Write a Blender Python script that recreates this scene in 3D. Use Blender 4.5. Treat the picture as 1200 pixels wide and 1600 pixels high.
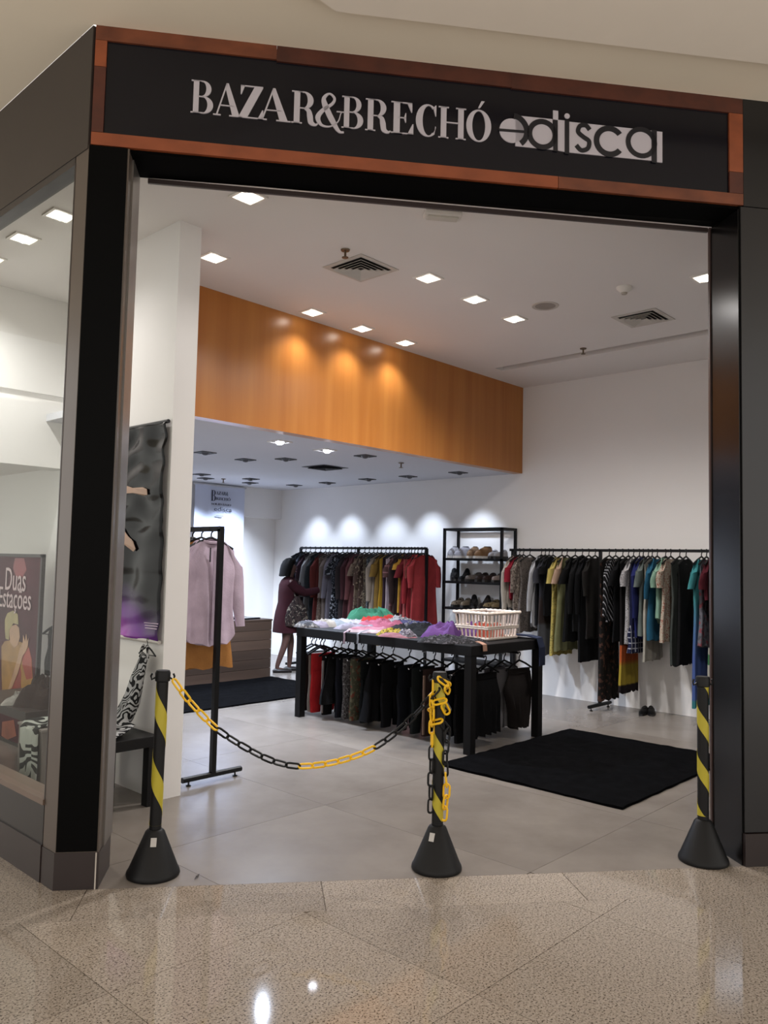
import bpy, bmesh, math, random
import numpy as np
from math import sin, cos, pi, radians, sqrt
from mathutils import Vector, Matrix, noise

for o in list(bpy.data.objects): bpy.data.objects.remove(o)
SC = bpy.context.scene
COL = SC.collection
random.seed(7)

# ------------------------------------------------------------------ camera
FPX, YAW, PITCH, ROLL, FA = 1244.05, .7517, .06419, .02226, -.67435
H = 1.52
Fw = np.array([cos(YAW)*cos(PITCH), sin(YAW)*cos(PITCH), sin(PITCH)])
_r = np.array([sin(YAW), -cos(YAW), 0.]); _u = np.cross(_r, Fw)
Rt = cos(ROLL)*_r + sin(ROLL)*_u
Up = -sin(ROLL)*_r + cos(ROLL)*_u
C0 = np.array([0., 0., H])
cam = bpy.data.cameras.new('camera'); camo = bpy.data.objects.new('camera', cam); COL.objects.link(camo)
cam.sensor_fit = 'VERTICAL'; cam.sensor_height = 36; cam.sensor_width = 27; cam.lens = FPX/1600*36
cam.clip_start = .05; cam.clip_end = 100
M = Matrix.Identity(4)
for i in range(3):
    M[i][0], M[i][1], M[i][2], M[i][3] = Rt[i], Up[i], -Fw[i], C0[i]
camo.matrix_world = M
SC.camera = camo

# ------------------------------------------------------------------ light of the mall hall and exposure
SC.view_settings.view_transform = 'Standard'; SC.view_settings.look = 'None'
SC.view_settings.gamma = 1.0; SC.view_settings.use_curve_mapping = False
SC.view_settings.exposure = -0.45
W = bpy.data.worlds.new('world'); SC.world = W; W.use_nodes = True
W.node_tree.nodes['Background'].inputs[0].default_value = (1.0, .95, .90, 1)
W.node_tree.nodes['Background'].inputs[1].default_value = 1.95

# ------------------------------------------------------------------ pixel helpers (a pixel gives a direction; a plane gives the distance)
def ray(x, y): return Rt*(x-600)/FPX - Up*(y-800)/FPX + Fw
def on(x, y, ax, v):
    d = ray(x, y); return C0 + d*(v-C0[ax])/d[ax]
def fl(x, y, z=0): return on(x, y, 2, z)
def pj(P):
    d = np.array(P, float)-C0; z = d@Fw; return 600+FPX*(d@Rt)/z, 800-FPX*(d@Up)/z
def at_xy(X, Y, ypx):
    lo, hi = -.5, 6
    for _ in range(40):
        m = (lo+hi)/2
        if pj((X, Y, m))[1] > ypx: lo = m
        else: hi = m
    return lo
FD = np.array([cos(FA), sin(FA), 0]); FN = np.array([sin(FA), -cos(FA), 0])   # along the shop front, out of the shop front
P0 = np.array([1.719, 3.617, 0.])                                             # outer corner of the front
def fr(s, d=0, z=0): return tuple(P0 + FD*s + FN*d + np.array([0, 0, z]))     # s along the front, d outwards
def fsz(x, y, d=0):
    q = P0+FN*d; v = ray(x, y); w = C0 + v*(np.dot(q-C0, FN)/np.dot(v, FN))
    return float(np.dot(w-P0, FD)), float(w[2])

# ------------------------------------------------------------------ materials
def lin(c):
    if isinstance(c, str): c = tuple(int(c[i:i+2], 16) for i in (0, 2, 4))
    return tuple(((v/255)/12.92 if v/255 <= .04045 else ((v/255+.055)/1.055)**2.4) for v in c[:3]) + (1,)
MC = {}
def newmat(key):
    m = bpy.data.materials.new(key); m.use_nodes = True; nt = m.node_tree
    return m, nt, nt.nodes['Principled BSDF']
def N(nt, t, **kw):
    n = nt.nodes.new(t)
    for k, v in kw.items(): setattr(n, k, v)
    return n
def mat(rgb, rough=.6, metal=0, spec=.5, var=.06, vscale=6., bump=0, bscale=60.):
    key = ('p', rgb, rough, metal, spec, var, vscale, bump, bscale)
    if key in MC: return MC[key]
    m, nt, b = newmat('mat_%d' % len(MC)); L = nt.links.new
    b.inputs['Roughness'].default_value = rough; b.inputs['Metallic'].default_value = metal
    b.inputs['Specular IOR Level'].default_value = spec
    tc = N(nt, 'ShaderNodeTexCoord'); nz = N(nt, 'ShaderNodeTexNoise'); nz.inputs['Scale'].default_value = vscale
    nz.inputs['Detail'].default_value = 4; L(tc.outputs['Object'], nz.inputs['Vector'])
    rp = N(nt, 'ShaderNodeValToRGB'); c = lin(rgb)
    rp.color_ramp.elements[0].position = .3; rp.color_ramp.elements[1].position = .7
    rp.color_ramp.elements[0].color = tuple(v*(1-var) for v in c[:3])+(1,)
    rp.color_ramp.elements[1].color = tuple(min(1, v*(1+var)) for v in c[:3])+(1,)
    L(nz.outputs['Fac'], rp.inputs['Fac']); L(rp.outputs['Color'], b.inputs['Base Color'])
    if bump:
        n2 = N(nt, 'ShaderNodeTexNoise'); n2.inputs['Scale'].default_value = bscale; L(tc.outputs['Object'], n2.inputs['Vector'])
        bp = N(nt, 'ShaderNodeBump'); bp.inputs['Strength'].default_value = bump; bp.inputs['Distance'].default_value = .01
        L(n2.outputs['Fac'], bp.inputs['Height']); L(bp.outputs['Normal'], b.inputs['Normal'])
    MC[key] = m; return m
def mute(c, k=.80, ds=.12):                            # cloth colours darkened and greyed, partly in place of dimmer light on the rails
    v = [int(c[i:i+2], 16) for i in (0, 2, 4)]; g = sum(v)/3
    return ''.join('%02x' % int(max(0, min(255, (x+(g-x)*ds)*k))) for x in v)
def cloth(rgb, rough=.9): return mat(mute(rgb), rough, 0, .15, .12, 9., .25, 90.)
def const_ramp(nt, stops):
    rp = N(nt, 'ShaderNodeValToRGB'); rp.color_ramp.interpolation = 'CONSTANT'
    e = rp.color_ramp.elements; e[0].position, e[0].color = stops[0]; e[1].position, e[1].color = stops[1]
    for p, c in stops[2:]:
        x = e.new(p); x.color = c
    return rp
def printed(base, accents, scale=30, kind='floral', rough=.85):
    key = ('f', base, tuple(accents), scale, kind)
    if key in MC: return MC[key]
    base = mute(base); accents = [mute(a) if isinstance(a, str) else (a[0], mute(a[1])) for a in accents]
    m, nt, b = newmat('print_%d' % len(MC)); L = nt.links.new
    b.inputs['Roughness'].default_value = rough; b.inputs['Specular IOR Level'].default_value = .2
    tc = N(nt, 'ShaderNodeTexCoord')
    if kind in ('floral', 'dots'):
        last = None
        for i, a in enumerate(accents):
            mp = N(nt, 'ShaderNodeMapping'); mp.inputs['Location'].default_value = (3.1*i, 1.7*i, .9*i)
            L(tc.outputs['Object'], mp.inputs['Vector'])
            nz = N(nt, 'ShaderNodeTexNoise') if kind == 'floral' else N(nt, 'ShaderNodeTexVoronoi')
            nz.inputs['Scale'].default_value = scale*(1+.35*i); L(mp.outputs[0], nz.inputs['Vector'])
            f = nz.outputs['Fac'] if kind == 'floral' else nz.outputs['Distance']
            rp = const_ramp(nt, [(0, (0, 0, 0, 1)), (.56, (1, 1, 1, 1))] if kind == 'floral' else [(0, (1, 1, 1, 1)), (.28, (0, 0, 0, 1))])
            L(f, rp.inputs['Fac'])
            mx = N(nt, 'ShaderNodeMix', data_type='RGBA'); L(rp.outputs['Color'], mx.inputs['Factor'])
            if last is None: mx.inputs['A'].default_value = lin(base)
            else: L(last, mx.inputs['A'])
            mx.inputs['B'].default_value = lin(a); last = mx.outputs['Result']
        L(last, b.inputs['Base Color'])
    elif kind == 'ombre':          # accents: list of (z, colour) in metres below the neck; hard or soft fade is in the stops
        sp = N(nt, 'ShaderNodeSeparateXYZ'); L(tc.outputs['Object'], sp.inputs[0])
        mr = N(nt, 'ShaderNodeMapRange'); mr.inputs['From Min'].default_value = 0; mr.inputs['From Max'].default_value = -scale
        L(sp.outputs['Z'], mr.inputs['Value'])
        rp = N(nt, 'ShaderNodeValToRGB'); e = rp.color_ramp.elements
        e[0].position, e[0].color = 0, lin(base); e[1].position, e[1].color = accents[0][0], lin(accents[0][1])
        for p, c in accents[1:]:
            x = e.new(p); x.color = lin(c)
        L(mr.outputs[0], rp.inputs['Fac']); L(rp.outputs['Color'], b.inputs['Base Color'])
    else:                          # stripe: z / diag ; grid
        sp = N(nt, 'ShaderNodeSeparateXYZ'); L(tc.outputs['Object'], sp.inputs[0])
        def band(sock, sc, th):
            mu = N(nt, 'ShaderNodeMath', operation='MULTIPLY'); mu.inputs[1].default_value = sc; L(sock, mu.inputs[0])
            fc = N(nt, 'ShaderNodeMath', operation='FRACT'); L(mu.outputs[0], fc.inputs[0])
            lt = N(nt, 'ShaderNodeMath', operation='LESS_THAN'); lt.inputs[1].default_value = th; L(fc.outputs[0], lt.inputs[0]); return lt.outputs[0]
        if kind == 'grid':
            a_ = band(sp.outputs['X'], scale, .18); b_ = band(sp.outputs['Z'], scale, .18)
            mxm = N(nt, 'ShaderNodeMath', operation='MAXIMUM'); L(a_, mxm.inputs[0]); L(b_, mxm.inputs[1]); f = mxm.outputs[0]
        elif kind == 'zebra':
            zn = N(nt, 'ShaderNodeTexNoise'); zn.inputs['Scale'].default_value = scale*.45; zn.inputs['Detail'].default_value = 1.; L(tc.outputs['Object'], zn.inputs['Vector'])
            zm = N(nt, 'ShaderNodeMath', operation='MULTIPLY_ADD'); zm.inputs[1].default_value = scale; L(sp.outputs['Z'], zm.inputs[0])
            zy = N(nt, 'ShaderNodeMath', operation='MULTIPLY_ADD'); zy.inputs[1].default_value = scale*.6; L(sp.outputs['Y'], zy.inputs[0]); L(zm.outputs[0], zy.inputs[2])
            zk = N(nt, 'ShaderNodeMath', operation='MULTIPLY'); zk.inputs[1].default_value = 6.; L(zn.outputs['Fac'], zk.inputs[0]); L(zk.outputs[0], zm.inputs[2])
            f = band(zy.outputs[0], 1., .5)
        elif kind == 'diag':
            ad = N(nt, 'ShaderNodeMath', operation='MULTIPLY_ADD'); ad.inputs[1].default_value = .55; L(sp.outputs['Z'], ad.inputs[0]); L(sp.outputs['X'], ad.inputs[2]); f = band(ad.outputs[0], scale, .22)
        else: f = band(sp.outputs['Z'], scale, .5)
        mx = N(nt, 'ShaderNodeMix', data_type='RGBA'); L(f, mx.inputs['Factor'])
        mx.inputs['A'].default_value = lin(base); mx.inputs['B'].default_value = lin(accents[0]); L(mx.outputs['Result'], b.inputs['Base Color'])
    MC[key] = m; return m
def emit(rgb, strength):
    key = ('e', rgb, strength)
    if key in MC: return MC[key]
    m, nt, b = newmat('glow_%d' % len(MC)); b.inputs['Base Color'].default_value = lin(rgb)
    b.inputs['Emission Color'].default_value = lin(rgb); b.inputs['Emission Strength'].default_value = strength
    MC[key] = m; return m
def granite():
    m, nt, b = newmat('granite'); L = nt.links.new
    tc = N(nt, 'ShaderNodeTexCoord'); oi = N(nt, 'ShaderNodeObjectInfo')
    n1 = N(nt, 'ShaderNodeTexNoise'); n1.inputs['Scale'].default_value = 95; n1.inputs['Detail'].default_value = 3; L(tc.outputs['Object'], n1.inputs['Vector'])
    r1 = N(nt, 'ShaderNodeValToRGB'); e = r1.color_ramp.elements
    e[0].position, e[0].color = .28, lin('80746a'); e[1].position, e[1].color = .46, lin('988c7e')
    x = e.new(.62); x.color = lin('a3978a'); x = e.new(.75); x.color = lin('b0a598'); L(n1.outputs['Fac'], r1.inputs['Fac'])
    n2 = N(nt, 'ShaderNodeTexNoise'); n2.inputs['Scale'].default_value = 130; n2.inputs['Detail'].default_value = 2; L(tc.outputs['Object'], n2.inputs['Vector'])
    r2 = const_ramp(nt, [(0, (1, 1, 1, 1)), (.405, (0, 0, 0, 1))]); L(n2.outputs['Fac'], r2.inputs['Fac'])
    mx = N(nt, 'ShaderNodeMix', data_type='RGBA'); L(r2.outputs['Color'], mx.inputs['Factor']); L(r1.outputs['Color'], mx.inputs['A']); mx.inputs['B'].default_value = lin('534a40')
    n3 = N(nt, 'ShaderNodeTexNoise'); n3.inputs['Scale'].default_value = 2.2; L(tc.outputs['Object'], n3.inputs['Vector'])
    ad = N(nt, 'ShaderNodeMath', operation='ADD'); L(oi.outputs['Random'], ad.inputs[0]); L(n3.outputs['Fac'], ad.inputs[1])
    mr = N(nt, 'ShaderNodeMapRange'); mr.inputs['From Min'].default_value = .2; mr.inputs['From Max'].default_value = 1.6; mr.inputs['To Min'].default_value = .84; mr.inputs['To Max'].default_value = 1.06; L(ad.outputs[0], mr.inputs['Value'])
    hv = N(nt, 'ShaderNodeHueSaturation'); L(mr.outputs[0], hv.inputs['Value']); L(mx.outputs['Result'], hv.inputs['Color'])
    L(hv.outputs['Color'], b.inputs['Base Color']); b.inputs['Roughness'].default_value = .045; b.inputs['Specular IOR Level'].default_value = .5
    return m
def porcelain():
    m, nt, b = newmat('porcelain'); L = nt.links.new
    tc = N(nt, 'ShaderNodeTexCoord'); oi = N(nt, 'ShaderNodeObjectInfo')
    n1 = N(nt, 'ShaderNodeTexNoise'); n1.inputs['Scale'].default_value = 1.6; n1.inputs['Detail'].default_value = 5; n1.inputs['Roughness'].default_value = .6; L(tc.outputs['Object'], n1.inputs['Vector'])
    ad = N(nt, 'ShaderNodeMath', operation='MULTIPLY_ADD'); L(oi.outputs['Random'], ad.inputs[0]); ad.inputs[1].default_value = .12; L(n1.outputs['Fac'], ad.inputs[2])
    r1 = N(nt, 'ShaderNodeValToRGB'); e = r1.color_ramp.elements
    e[0].position, e[0].color = .35, lin('6c645d'); e[1].position, e[1].color = .75, lin('807870'); L(ad.outputs[0], r1.inputs['Fac'])
    L(r1.outputs['Color'], b.inputs['Base Color']); b.inputs['Roughness'].default_value = .24; b.inputs['Specular IOR Level'].default_value = .5
    return m
def woodmat(c1, c2, axis='Z', scale=3., rough=.35, bands=30.):
    key = ('w', c1, c2, axis, scale, rough)
    if key in MC: return MC[key]
    m, nt, b = newmat('wood_%d' % len(MC)); L = nt.links.new
    tc = N(nt, 'ShaderNodeTexCoord'); mp = N(nt, 'ShaderNodeMapping')
    s = [bands, bands, bands]; s['XYZ'.index(axis)] = 1.2; mp.inputs['Scale'].default_value = [v*scale/10 for v in s]
    L(tc.outputs['Object'], mp.inputs['Vector'])
    nz = N(nt, 'ShaderNodeTexNoise'); nz.inputs['Scale'].default_value = 1.0; nz.inputs['Detail'].default_value = 6; L(mp.outputs[0], nz.inputs['Vector'])
    rp = N(nt, 'ShaderNodeValToRGB'); rp.color_ramp.elements[0].position = .3; rp.color_ramp.elements[1].position = .7
    rp.color_ramp.elements[0].color = lin(c1); rp.color_ramp.elements[1].color = lin(c2)
    L(nz.outputs['Fac'], rp.inputs['Fac']); L(rp.outputs['Color'], b.inputs['Base Color']); b.inputs['Roughness'].default_value = rough
    MC[key] = m; return m
def glassmat():
    m = bpy.data.materials.new('shop_glass'); m.use_nodes = True; nt = m.node_tree; L = nt.links.new
    out = nt.nodes['Material Output']; nt.nodes.remove(nt.nodes['Principled BSDF'])
    tr = N(nt, 'ShaderNodeBsdfTransparent'); tr.inputs[0].default_value = (.95, .97, .96, 1)
    gl = N(nt, 'ShaderNodeBsdfGlossy'); gl.inputs['Roughness'].default_value = .02
    lw = N(nt, 'ShaderNodeLayerWeight'); lw.inputs[0].default_value = .5
    pw = N(nt, 'ShaderNodeMath', operation='POWER'); pw.inputs[1].default_value = 5; L(lw.outputs['Facing'], pw.inputs[0])
    fz = N(nt, 'ShaderNodeMath', operation='MULTIPLY_ADD'); fz.inputs[1].default_value = .3; fz.inputs[2].default_value = .012; L(pw.outputs[0], fz.inputs[0])
    mx = N(nt, 'ShaderNodeMixShader'); L(fz.outputs[0], mx.inputs[0]); L(tr.outputs[0], mx.inputs[1]); L(gl.outputs[0], mx.inputs[2]); L(mx.outputs[0], out.inputs[0])
    return m

WHITE_WALL = mat('e6e3e0', .75, var=.015, vscale=1.2, bump=.05, bscale=200)
CEIL = mat('e9e5e2', .85, var=.012, vscale=1.)
MALLC = mat('efe4cf', .8, var=.02, vscale=1.5)
BLACK = mat('050505', .5, spec=.06, var=.05)
BLACKG = mat('0b0a0b', .22, spec=.35, var=.03)
BROWNG = mat('231d1b', .28, spec=.5, var=.06)
MBLACK = mat('0b0b0c', .45, spec=.25, var=.05)          # painted metal
RUG = mat('08080a', .98, spec=.05, var=.5, vscale=14, bump=1., bscale=400)
YELLOW = mat('ecba14', .45, var=.04)
TAPEY = mat('b3a52e', .4, var=.04)
PLBLK = mat('0e0e0f', .5, spec=.3, var=.05)
CHROME = mat('a8a6a4', .25, metal=1.)

# ------------------------------------------------------------------ mesh builder
class MB:
    def __init__(s): s.v = []; s.f = []
    def add(s, vs, fs):
        n = len(s.v); s.v += [tuple(map(float, v)) for v in vs]; s.f += [tuple(i+n for i in f) for f in fs]; return s
    def box(s, x0, y0, z0, x1, y1, z1):
        return s.add([(x0,y0,z0),(x1,y0,z0),(x1,y1,z0),(x0,y1,z0),(x0,y0,z1),(x1,y0,z1),(x1,y1,z1),(x0,y1,z1)],
                     [(3,2,1,0),(4,5,6,7),(0,1,5,4),(1,2,6,5),(2,3,7,6),(3,0,4,7)])
    def fbox(s, s0, s1, d0, d1, z0, z1):           # box in the frame of the shop front
        p = [fr(a, d, z) for z in (z0, z1) for a, d in ((s0, d1), (s1, d1), (s1, d0), (s0, d0))]
        return s.add(p, [(3,2,1,0),(4,5,6,7),(0,1,5,4),(1,2,6,5),(2,3,7,6),(3,0,4,7)])
    def prism(s, poly, z0, z1):
        n = len(poly); vs = [(x, y, z0) for x, y in poly]+[(x, y, z1) for x, y in poly]
        return s.add(vs, [tuple(range(n))[::-1], tuple(range(n, 2*n))]+[(i, (i+1) % n, n+(i+1) % n, n+i) for i in range(n)])
    def bar(s, a, b, w=.02, h=None, up=(0, 0, 1)):
        a, b = Vector(a), Vector(b); d = (b-a).normalized(); up = Vector(up)
        if abs(d.dot(up)) > .95: up = Vector((1, 0, 0))
        x = d.cross(up).normalized(); y = x.cross(d); h = h or w
        vs = [p+x*i*w/2+y*j*h/2 for p in (a, b) for i, j in ((-1,-1),(1,-1),(1,1),(-1,1))]
        return s.add(vs, [(3,2,1,0),(4,5,6,7),(0,1,5,4),(1,2,6,5),(2,3,7,6),(3,0,4,7)])
    def tube(s, pts, r, n=8, close=False, caps=True):
        pts = [Vector(p) for p in pts]; m = len(pts); rs = r if isinstance(r, (list, tuple)) else [r]*m
        rings = []; px = None
        for i in range(m):
            if close: t = pts[(i+1) % m]-pts[i-1]
            else: t = pts[min(i+1, m-1)]-pts[max(i-1, 0)]
            t.normalize()
            if px is None:
                a = Vector((0, 0, 1)) if abs(t.z) < .9 else Vector((1, 0, 0)); px = t.cross(a).normalized()
            else:
                px = (px-t*px.dot(t)); px.normalize()
            py = t.cross(px)
            rings.append([pts[i]+px*cos(2*pi*k/n)*rs[i]+py*sin(2*pi*k/n)*rs[i] for k in range(n)])
        return s.loft(rings, close, caps)
    def loft(s, rings, close=False, caps=True):
        n = len(rings[0]); m = len(rings); vs = [p for r in rings for p in r]; fs = []
        for i in range(m if close else m-1):
            j = (i+1) % m
            for k in range(n): fs.append((i*n+k, i*n+(k+1) % n, j*n+(k+1) % n, j*n+k))
        if caps and not close: fs += [tuple(range(n))[::-1], tuple((m-1)*n+k for k in range(n))]
        return s.add(vs, fs)
    def lathe(s, prof, n=20, c=(0, 0, 0)):
        return s.loft([[(c[0]+r*cos(2*pi*k/n), c[1]+r*sin(2*pi*k/n), c[2]+z) for k in range(n)] for r, z in prof])
    def data(s, name='mesh'):
        me = bpy.data.meshes.new(name); me.from_pydata(s.v, [], s.f)
        bm = bmesh.new(); bm.from_mesh(me); bmesh.ops.recalc_face_normals(bm, faces=bm.faces); bm.to_mesh(me); bm.free()
        return me
def smooth(me, angle=40):
    me.polygons.foreach_set('use_smooth', [True]*len(me.polygons))
    try: me.set_sharp_from_angle(angle=radians(angle))
    except Exception: pass
    return me
def link(name, me, m=None, parent=None, loc=None, rot=None, sm=False):
    if isinstance(me, MB): me = me.data(name)
    if sm: smooth(me)
    if m is not None:
        me.materials.clear(); me.materials.append(m)
    o = bpy.data.objects.new(name, me); COL.objects.link(o)
    if parent: o.parent = parent
    if loc is not None: o.location = loc
    if rot is not None: o.rotation_euler = rot if hasattr(rot, '__len__') else (0, 0, rot)
    return o
def tag(o, label, cat, group=None):
    o['label'] = label; o['category'] = cat
    if group: o['group'] = group
    return o
def thing(name, label, cat, loc=(0, 0, 0), rz=0, group=None):
    o = bpy.data.objects.new(name, None); COL.objects.link(o); o.empty_display_size = .05
    o.location = loc; o.rotation_euler = (0, 0, rz); return tag(o, label, cat, group)
def struct(name, me, m=None, label=None):
    o = link(name, me, m); o['kind'] = 'structure'
    if label: o['label'] = label
    return o
def bevel(o, w=.004, seg=2):
    md = o.modifiers.new('bevel', 'BEVEL'); md.width = w; md.segments = seg; md.limit_method = 'ANGLE'; return o
def clip(poly, n, c):                               # keep n.p <= c
    out = []
    for i in range(len(poly)):
        a, b = poly[i], poly[(i+1) % len(poly)]
        da, db = n[0]*a[0]+n[1]*a[1]-c, n[0]*b[0]+n[1]*b[1]-c
        if da <= 0: out.append(a)
        if (da < 0 < db) or (db < 0 < da):
            t = da/(da-db); out.append((a[0]+t*(b[0]-a[0]), a[1]+t*(b[1]-a[1])))
    return out
def area(p): return abs(sum(p[i][0]*p[(i+1) % len(p)][1]-p[(i+1) % len(p)][0]*p[i][1] for i in range(len(p))))/2
# ------------------------------------------------------------------ floors (tiles are pieces)
ZC, ZL, XB, YO, YL = 3.745, 2.67, 8.35, 5.47, 10.1
PX0, PX1, PY = 2.79, 2.955, 4.50                     # partition behind the display window
GRAN, PORC = granite(), porcelain()
GROUT = mat('6b5f52', .9); GROUT2 = mat('6f665e', .9)
nF = (FN[0], FN[1]); cF = float(FN[:2]@P0[:2])       # n.p <= cF is inside the shop
def neg(n): return (-n[0], -n[1])
mall_poly = [tuple(fr(0)[:2]), (1.719, 9.5), (-3.2, 9.5), (-3.2, -3.2), (8, -3.2), tuple(fr(8)[:2])]
def tile(parent, poly, m, joint=.003, z=0., th=.02):
    if len(poly) < 3 or area(poly) < .004: return
    cx = sum(p[0] for p in poly)/len(poly); cy = sum(p[1] for p in poly)/len(poly)
    q = []
    for x, y in poly:
        d = sqrt((x-cx)**2+(y-cy)**2); k = 1-joint*.7/max(d, .02); q.append(((x-cx)*k, (y-cy)*k))
    link('tile', MB().prism(q, z-th, z), m, parent, (cx, cy, 0))
fm = struct('floor', MB().prism(mall_poly, -.12, -.004), GROUT, 'polished beige granite floor of the mall corridor')
T = .915
for i in range(-5, 8):
    for j in range(-5, 11):
        x0, y0 = 1.477+T*i, 2.645+T*j
        sq = [(x0, y0), (x0+T, y0), (x0+T, y0+T), (x0, y0+T)]
        if x0 < -1.5 or y0 < -1.5 and x0 < 2: continue
        tile(fm, clip(sq, neg(nF), -(cF+.325)), GRAN)                       # in front of the border strip
        q = clip(clip(sq, nF, cF), (1, 0), 1.719)                           # beside the display window
        tile(fm, q, GRAN)
for k, s0 in enumerate((-3.45, -2.25, -1.05, .15, 1.22, 2.42, 3.62, 4.82)):  # border strip along the shop front
    s1 = (-2.25, -1.05, .15, 1.22, 2.42, 3.62, 4.82, 6.02)[k]
    tile(fm, [fr(s0, 0)[:2], fr(s1, 0)[:2], fr(s1, .325)[:2], fr(s0, .325)[:2]], GRAN)
shop_poly = [tuple(fr(0, 0)[:2]), tuple(fr(6.2, 0)[:2]), (XB+.1, -.3), (XB+.1, YL+.3), (1.719, YL+.3)]
fs = struct('floor', MB().prism(shop_poly, -.12, -.003), GROUT2, 'grey-beige porcelain floor inside the shop')
TX, TY = 1.2, 1.5
for i in range(-2, 5):
    for j in range(-2, 6):
        x0, y0 = 3.5+TX*i, 2.22+TY*j
        sq = [(x0, y0), (x0+TX, y0), (x0+TX, y0+TY), (x0, y0+TY)]
        q = clip(clip(clip(clip(sq, nF, cF), (-1, 0), -1.719), (1, 0), XB), (0, 1), YL+.2)
        if len(q) > 2: tile(fs, q, PORC, .0022)

# ------------------------------------------------------------------ room shell
struct('wall_back', MB().box(XB, -.3, 0, XB+.12, YL+.3, ZC+.1), WHITE_WALL, 'white back wall behind the clothes rails')
wl = struct('wall_left', MB().box(PX1, YL+.15, 0, XB, YL+.27, ZL+.1), WHITE_WALL, 'white far wall behind the counter')
link('soffit_box', MB().box(7.57, YL, 2.2, XB, YL+.15, ZL), WHITE_WALL, wl)
struct('wall_right', MB().box(5.85, .05, 0, XB, .17, ZC), WHITE_WALL)
struct('wall_partition', MB().box(PX0, PY, 0, PX1, 6.04, ZC).box(PX1, 5.92, 0, 3.27, 6.04, ZC).box(3.15, 6.04, 0, 3.27, YL+.15, ZC), WHITE_WALL, 'white partition wall between display window and clothes rail')
ORANGE = woodmat('a5642a', 'b97a3a', 'Z', 3., .3, 22.)
struct('wall_bulkhead', MB().box(PX1, YO, ZL, XB, YO+.12, ZC), ORANGE, 'orange-brown wood veneer bulkhead over the rear area')
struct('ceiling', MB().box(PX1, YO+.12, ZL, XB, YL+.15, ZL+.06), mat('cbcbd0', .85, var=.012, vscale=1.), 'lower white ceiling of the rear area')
cb = MB(); SX0, SX1, SY = 7.31, 7.47, 5.17
for x0, x1, y0, y1 in ((1.73, SX0, -.3, YO), (SX1, XB, -.3, YO), (SX0, SX1, SY, YO), (1.73, PX0, YO, 6.77), (PX0, 3.15, 6.04, 6.77)):
    q = clip([(x0, y0), (x1, y0), (x1, y1), (x0, y1)], nF, cF-.015)
    cb.prism(q, ZC, ZC+.06)
ceil = struct('ceiling', cb, CEIL, 'high white ceiling of the shop')
link('shaded_slot', MB().box(SX0, -.2, ZC+.14, SX1, SY, ZC+.16).box(SX0-.02, -.2, ZC+.06, SX0, SY, ZC+.16).box(SX1, -.2, ZC+.06, SX1+.02, SY, ZC+.16).box(SX0, SY, ZC+.06, SX1, SY+.02, ZC+.16), mat('655f59', .8), ceil)  # grey colour stands in for the shade inside the unlit recess
# display niche: bulkhead at its far end, lower space beyond it
wn = struct('wall_niche', MB().box(1.80, 6.80, 2.275, 3.15, 7.0, ZC).box(1.80, 6.77, 2.905, 3.15, 6.80, ZC).box(1.80, 6.75, 2.275, 3.15, 6.80, 2.82), WHITE_WALL, 'white bulkhead with a shadow gap inside the display window')
struct('ceiling', MB().box(1.80, 7.0, 2.30, 3.15, 9.2, 2.36), CEIL)
struct('wall_end', MB().box(1.74, 9.2, 0, 3.15, 9.3, 3.8), WHITE_WALL)

# mall ceiling, a lower smooth panel in front of the shop
mc = struct('ceiling', MB().prism(mall_poly, 4.11, 4.2), MALLC, 'beige soffit of the mall above the shop sign')
c1 = fl(525, 18, 4.06)[:2]
lowp = [tuple(c1), tuple(c1+FD[:2]*4.5), tuple(c1+FD[:2]*4.5+FN[:2]*4), (-3.0, -3.0), (c1[0]-4.5, c1[1])]
link('ceiling_panel', MB().prism(lowp, 4.06, 4.11), mat('efe5d6', .7, var=.01), mc)

# ------------------------------------------------------------------ shop front
SW = 3.405                                            # opening ends here (s), begins at .197
wf = struct('wall_front', MB().fbox(.0, SW+.01, -.28, -.03, 3.505, 4.11).fbox(SW, 5.7, -.28, -.012, 0, 4.11), BLACK, 'black header and wall of the shop front')
# soffit lining under the header, a little narrower at its far end
link('soffit_lining', MB().add([fr(.19, -.02, 3.495), fr(SW+.01, -.02, 3.495), fr(SW+.01, -.20, 3.50), fr(.19, -.285, 3.50),
     fr(.19, -.02, 3.51), fr(SW+.01, -.02, 3.51), fr(SW+.01, -.20, 3.51), fr(.19, -.285, 3.51)],
     [(0,1,2,3),(7,6,5,4),(0,4,5,1),(1,5,6,2),(2,6,7,3),(3,7,4,0)]), mat('050505', .8, spec=.03), wf)
link('shutter_rail', MB().fbox(.24, SW-.02, -.30, -.285, 3.475, 3.50), mat('3a2f2c', .4), wf)
pl = [tuple(P0[:2]), fr(.197)[:2], fr(.197, -.28)[:2], (2.0, 3.749), (1.719, 3.749)]
def inset(poly, k):
    cx = sum(p[0] for p in poly)/len(poly); cy = sum(p[1] for p in poly)/len(poly)
    return [(cx+(x-cx)*k, cy+(y-cy)*k) for x, y in poly]
GREYB = mat('51473f', .3, spec=.5, var=.05)
link('pillar', MB().prism(inset(pl, .97), .165, 3.505), GREYB, wf)
link('pillar_panel', MB().fbox(.006, .185, -.03, 0, .17, 3.505), BLACK, wf)
link('pillar_plinth', MB().prism(pl, 0, .165), mat('2a2120', .35), wf)
link('corner_trim', MB().fbox(.181, .187, -.005, .003, 0, .165), mat('b8b0a6', .4), wf)
link('pillar_cap', MB().prism([fr(.0, -.031)[:2], fr(.197, -.031)[:2]]+pl[2:], 3.505, 4.11), BLACK, wf)
link('door_track', MB().fbox(.193, .203, -.27, -.08, .165, 3.49), mat('7d7873', .32, metal=.7), wf)
link('jamb_panel', MB().fbox(SW-.006, SW, -.28, -.012, .0, 3.49), BLACKG, wf)
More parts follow.
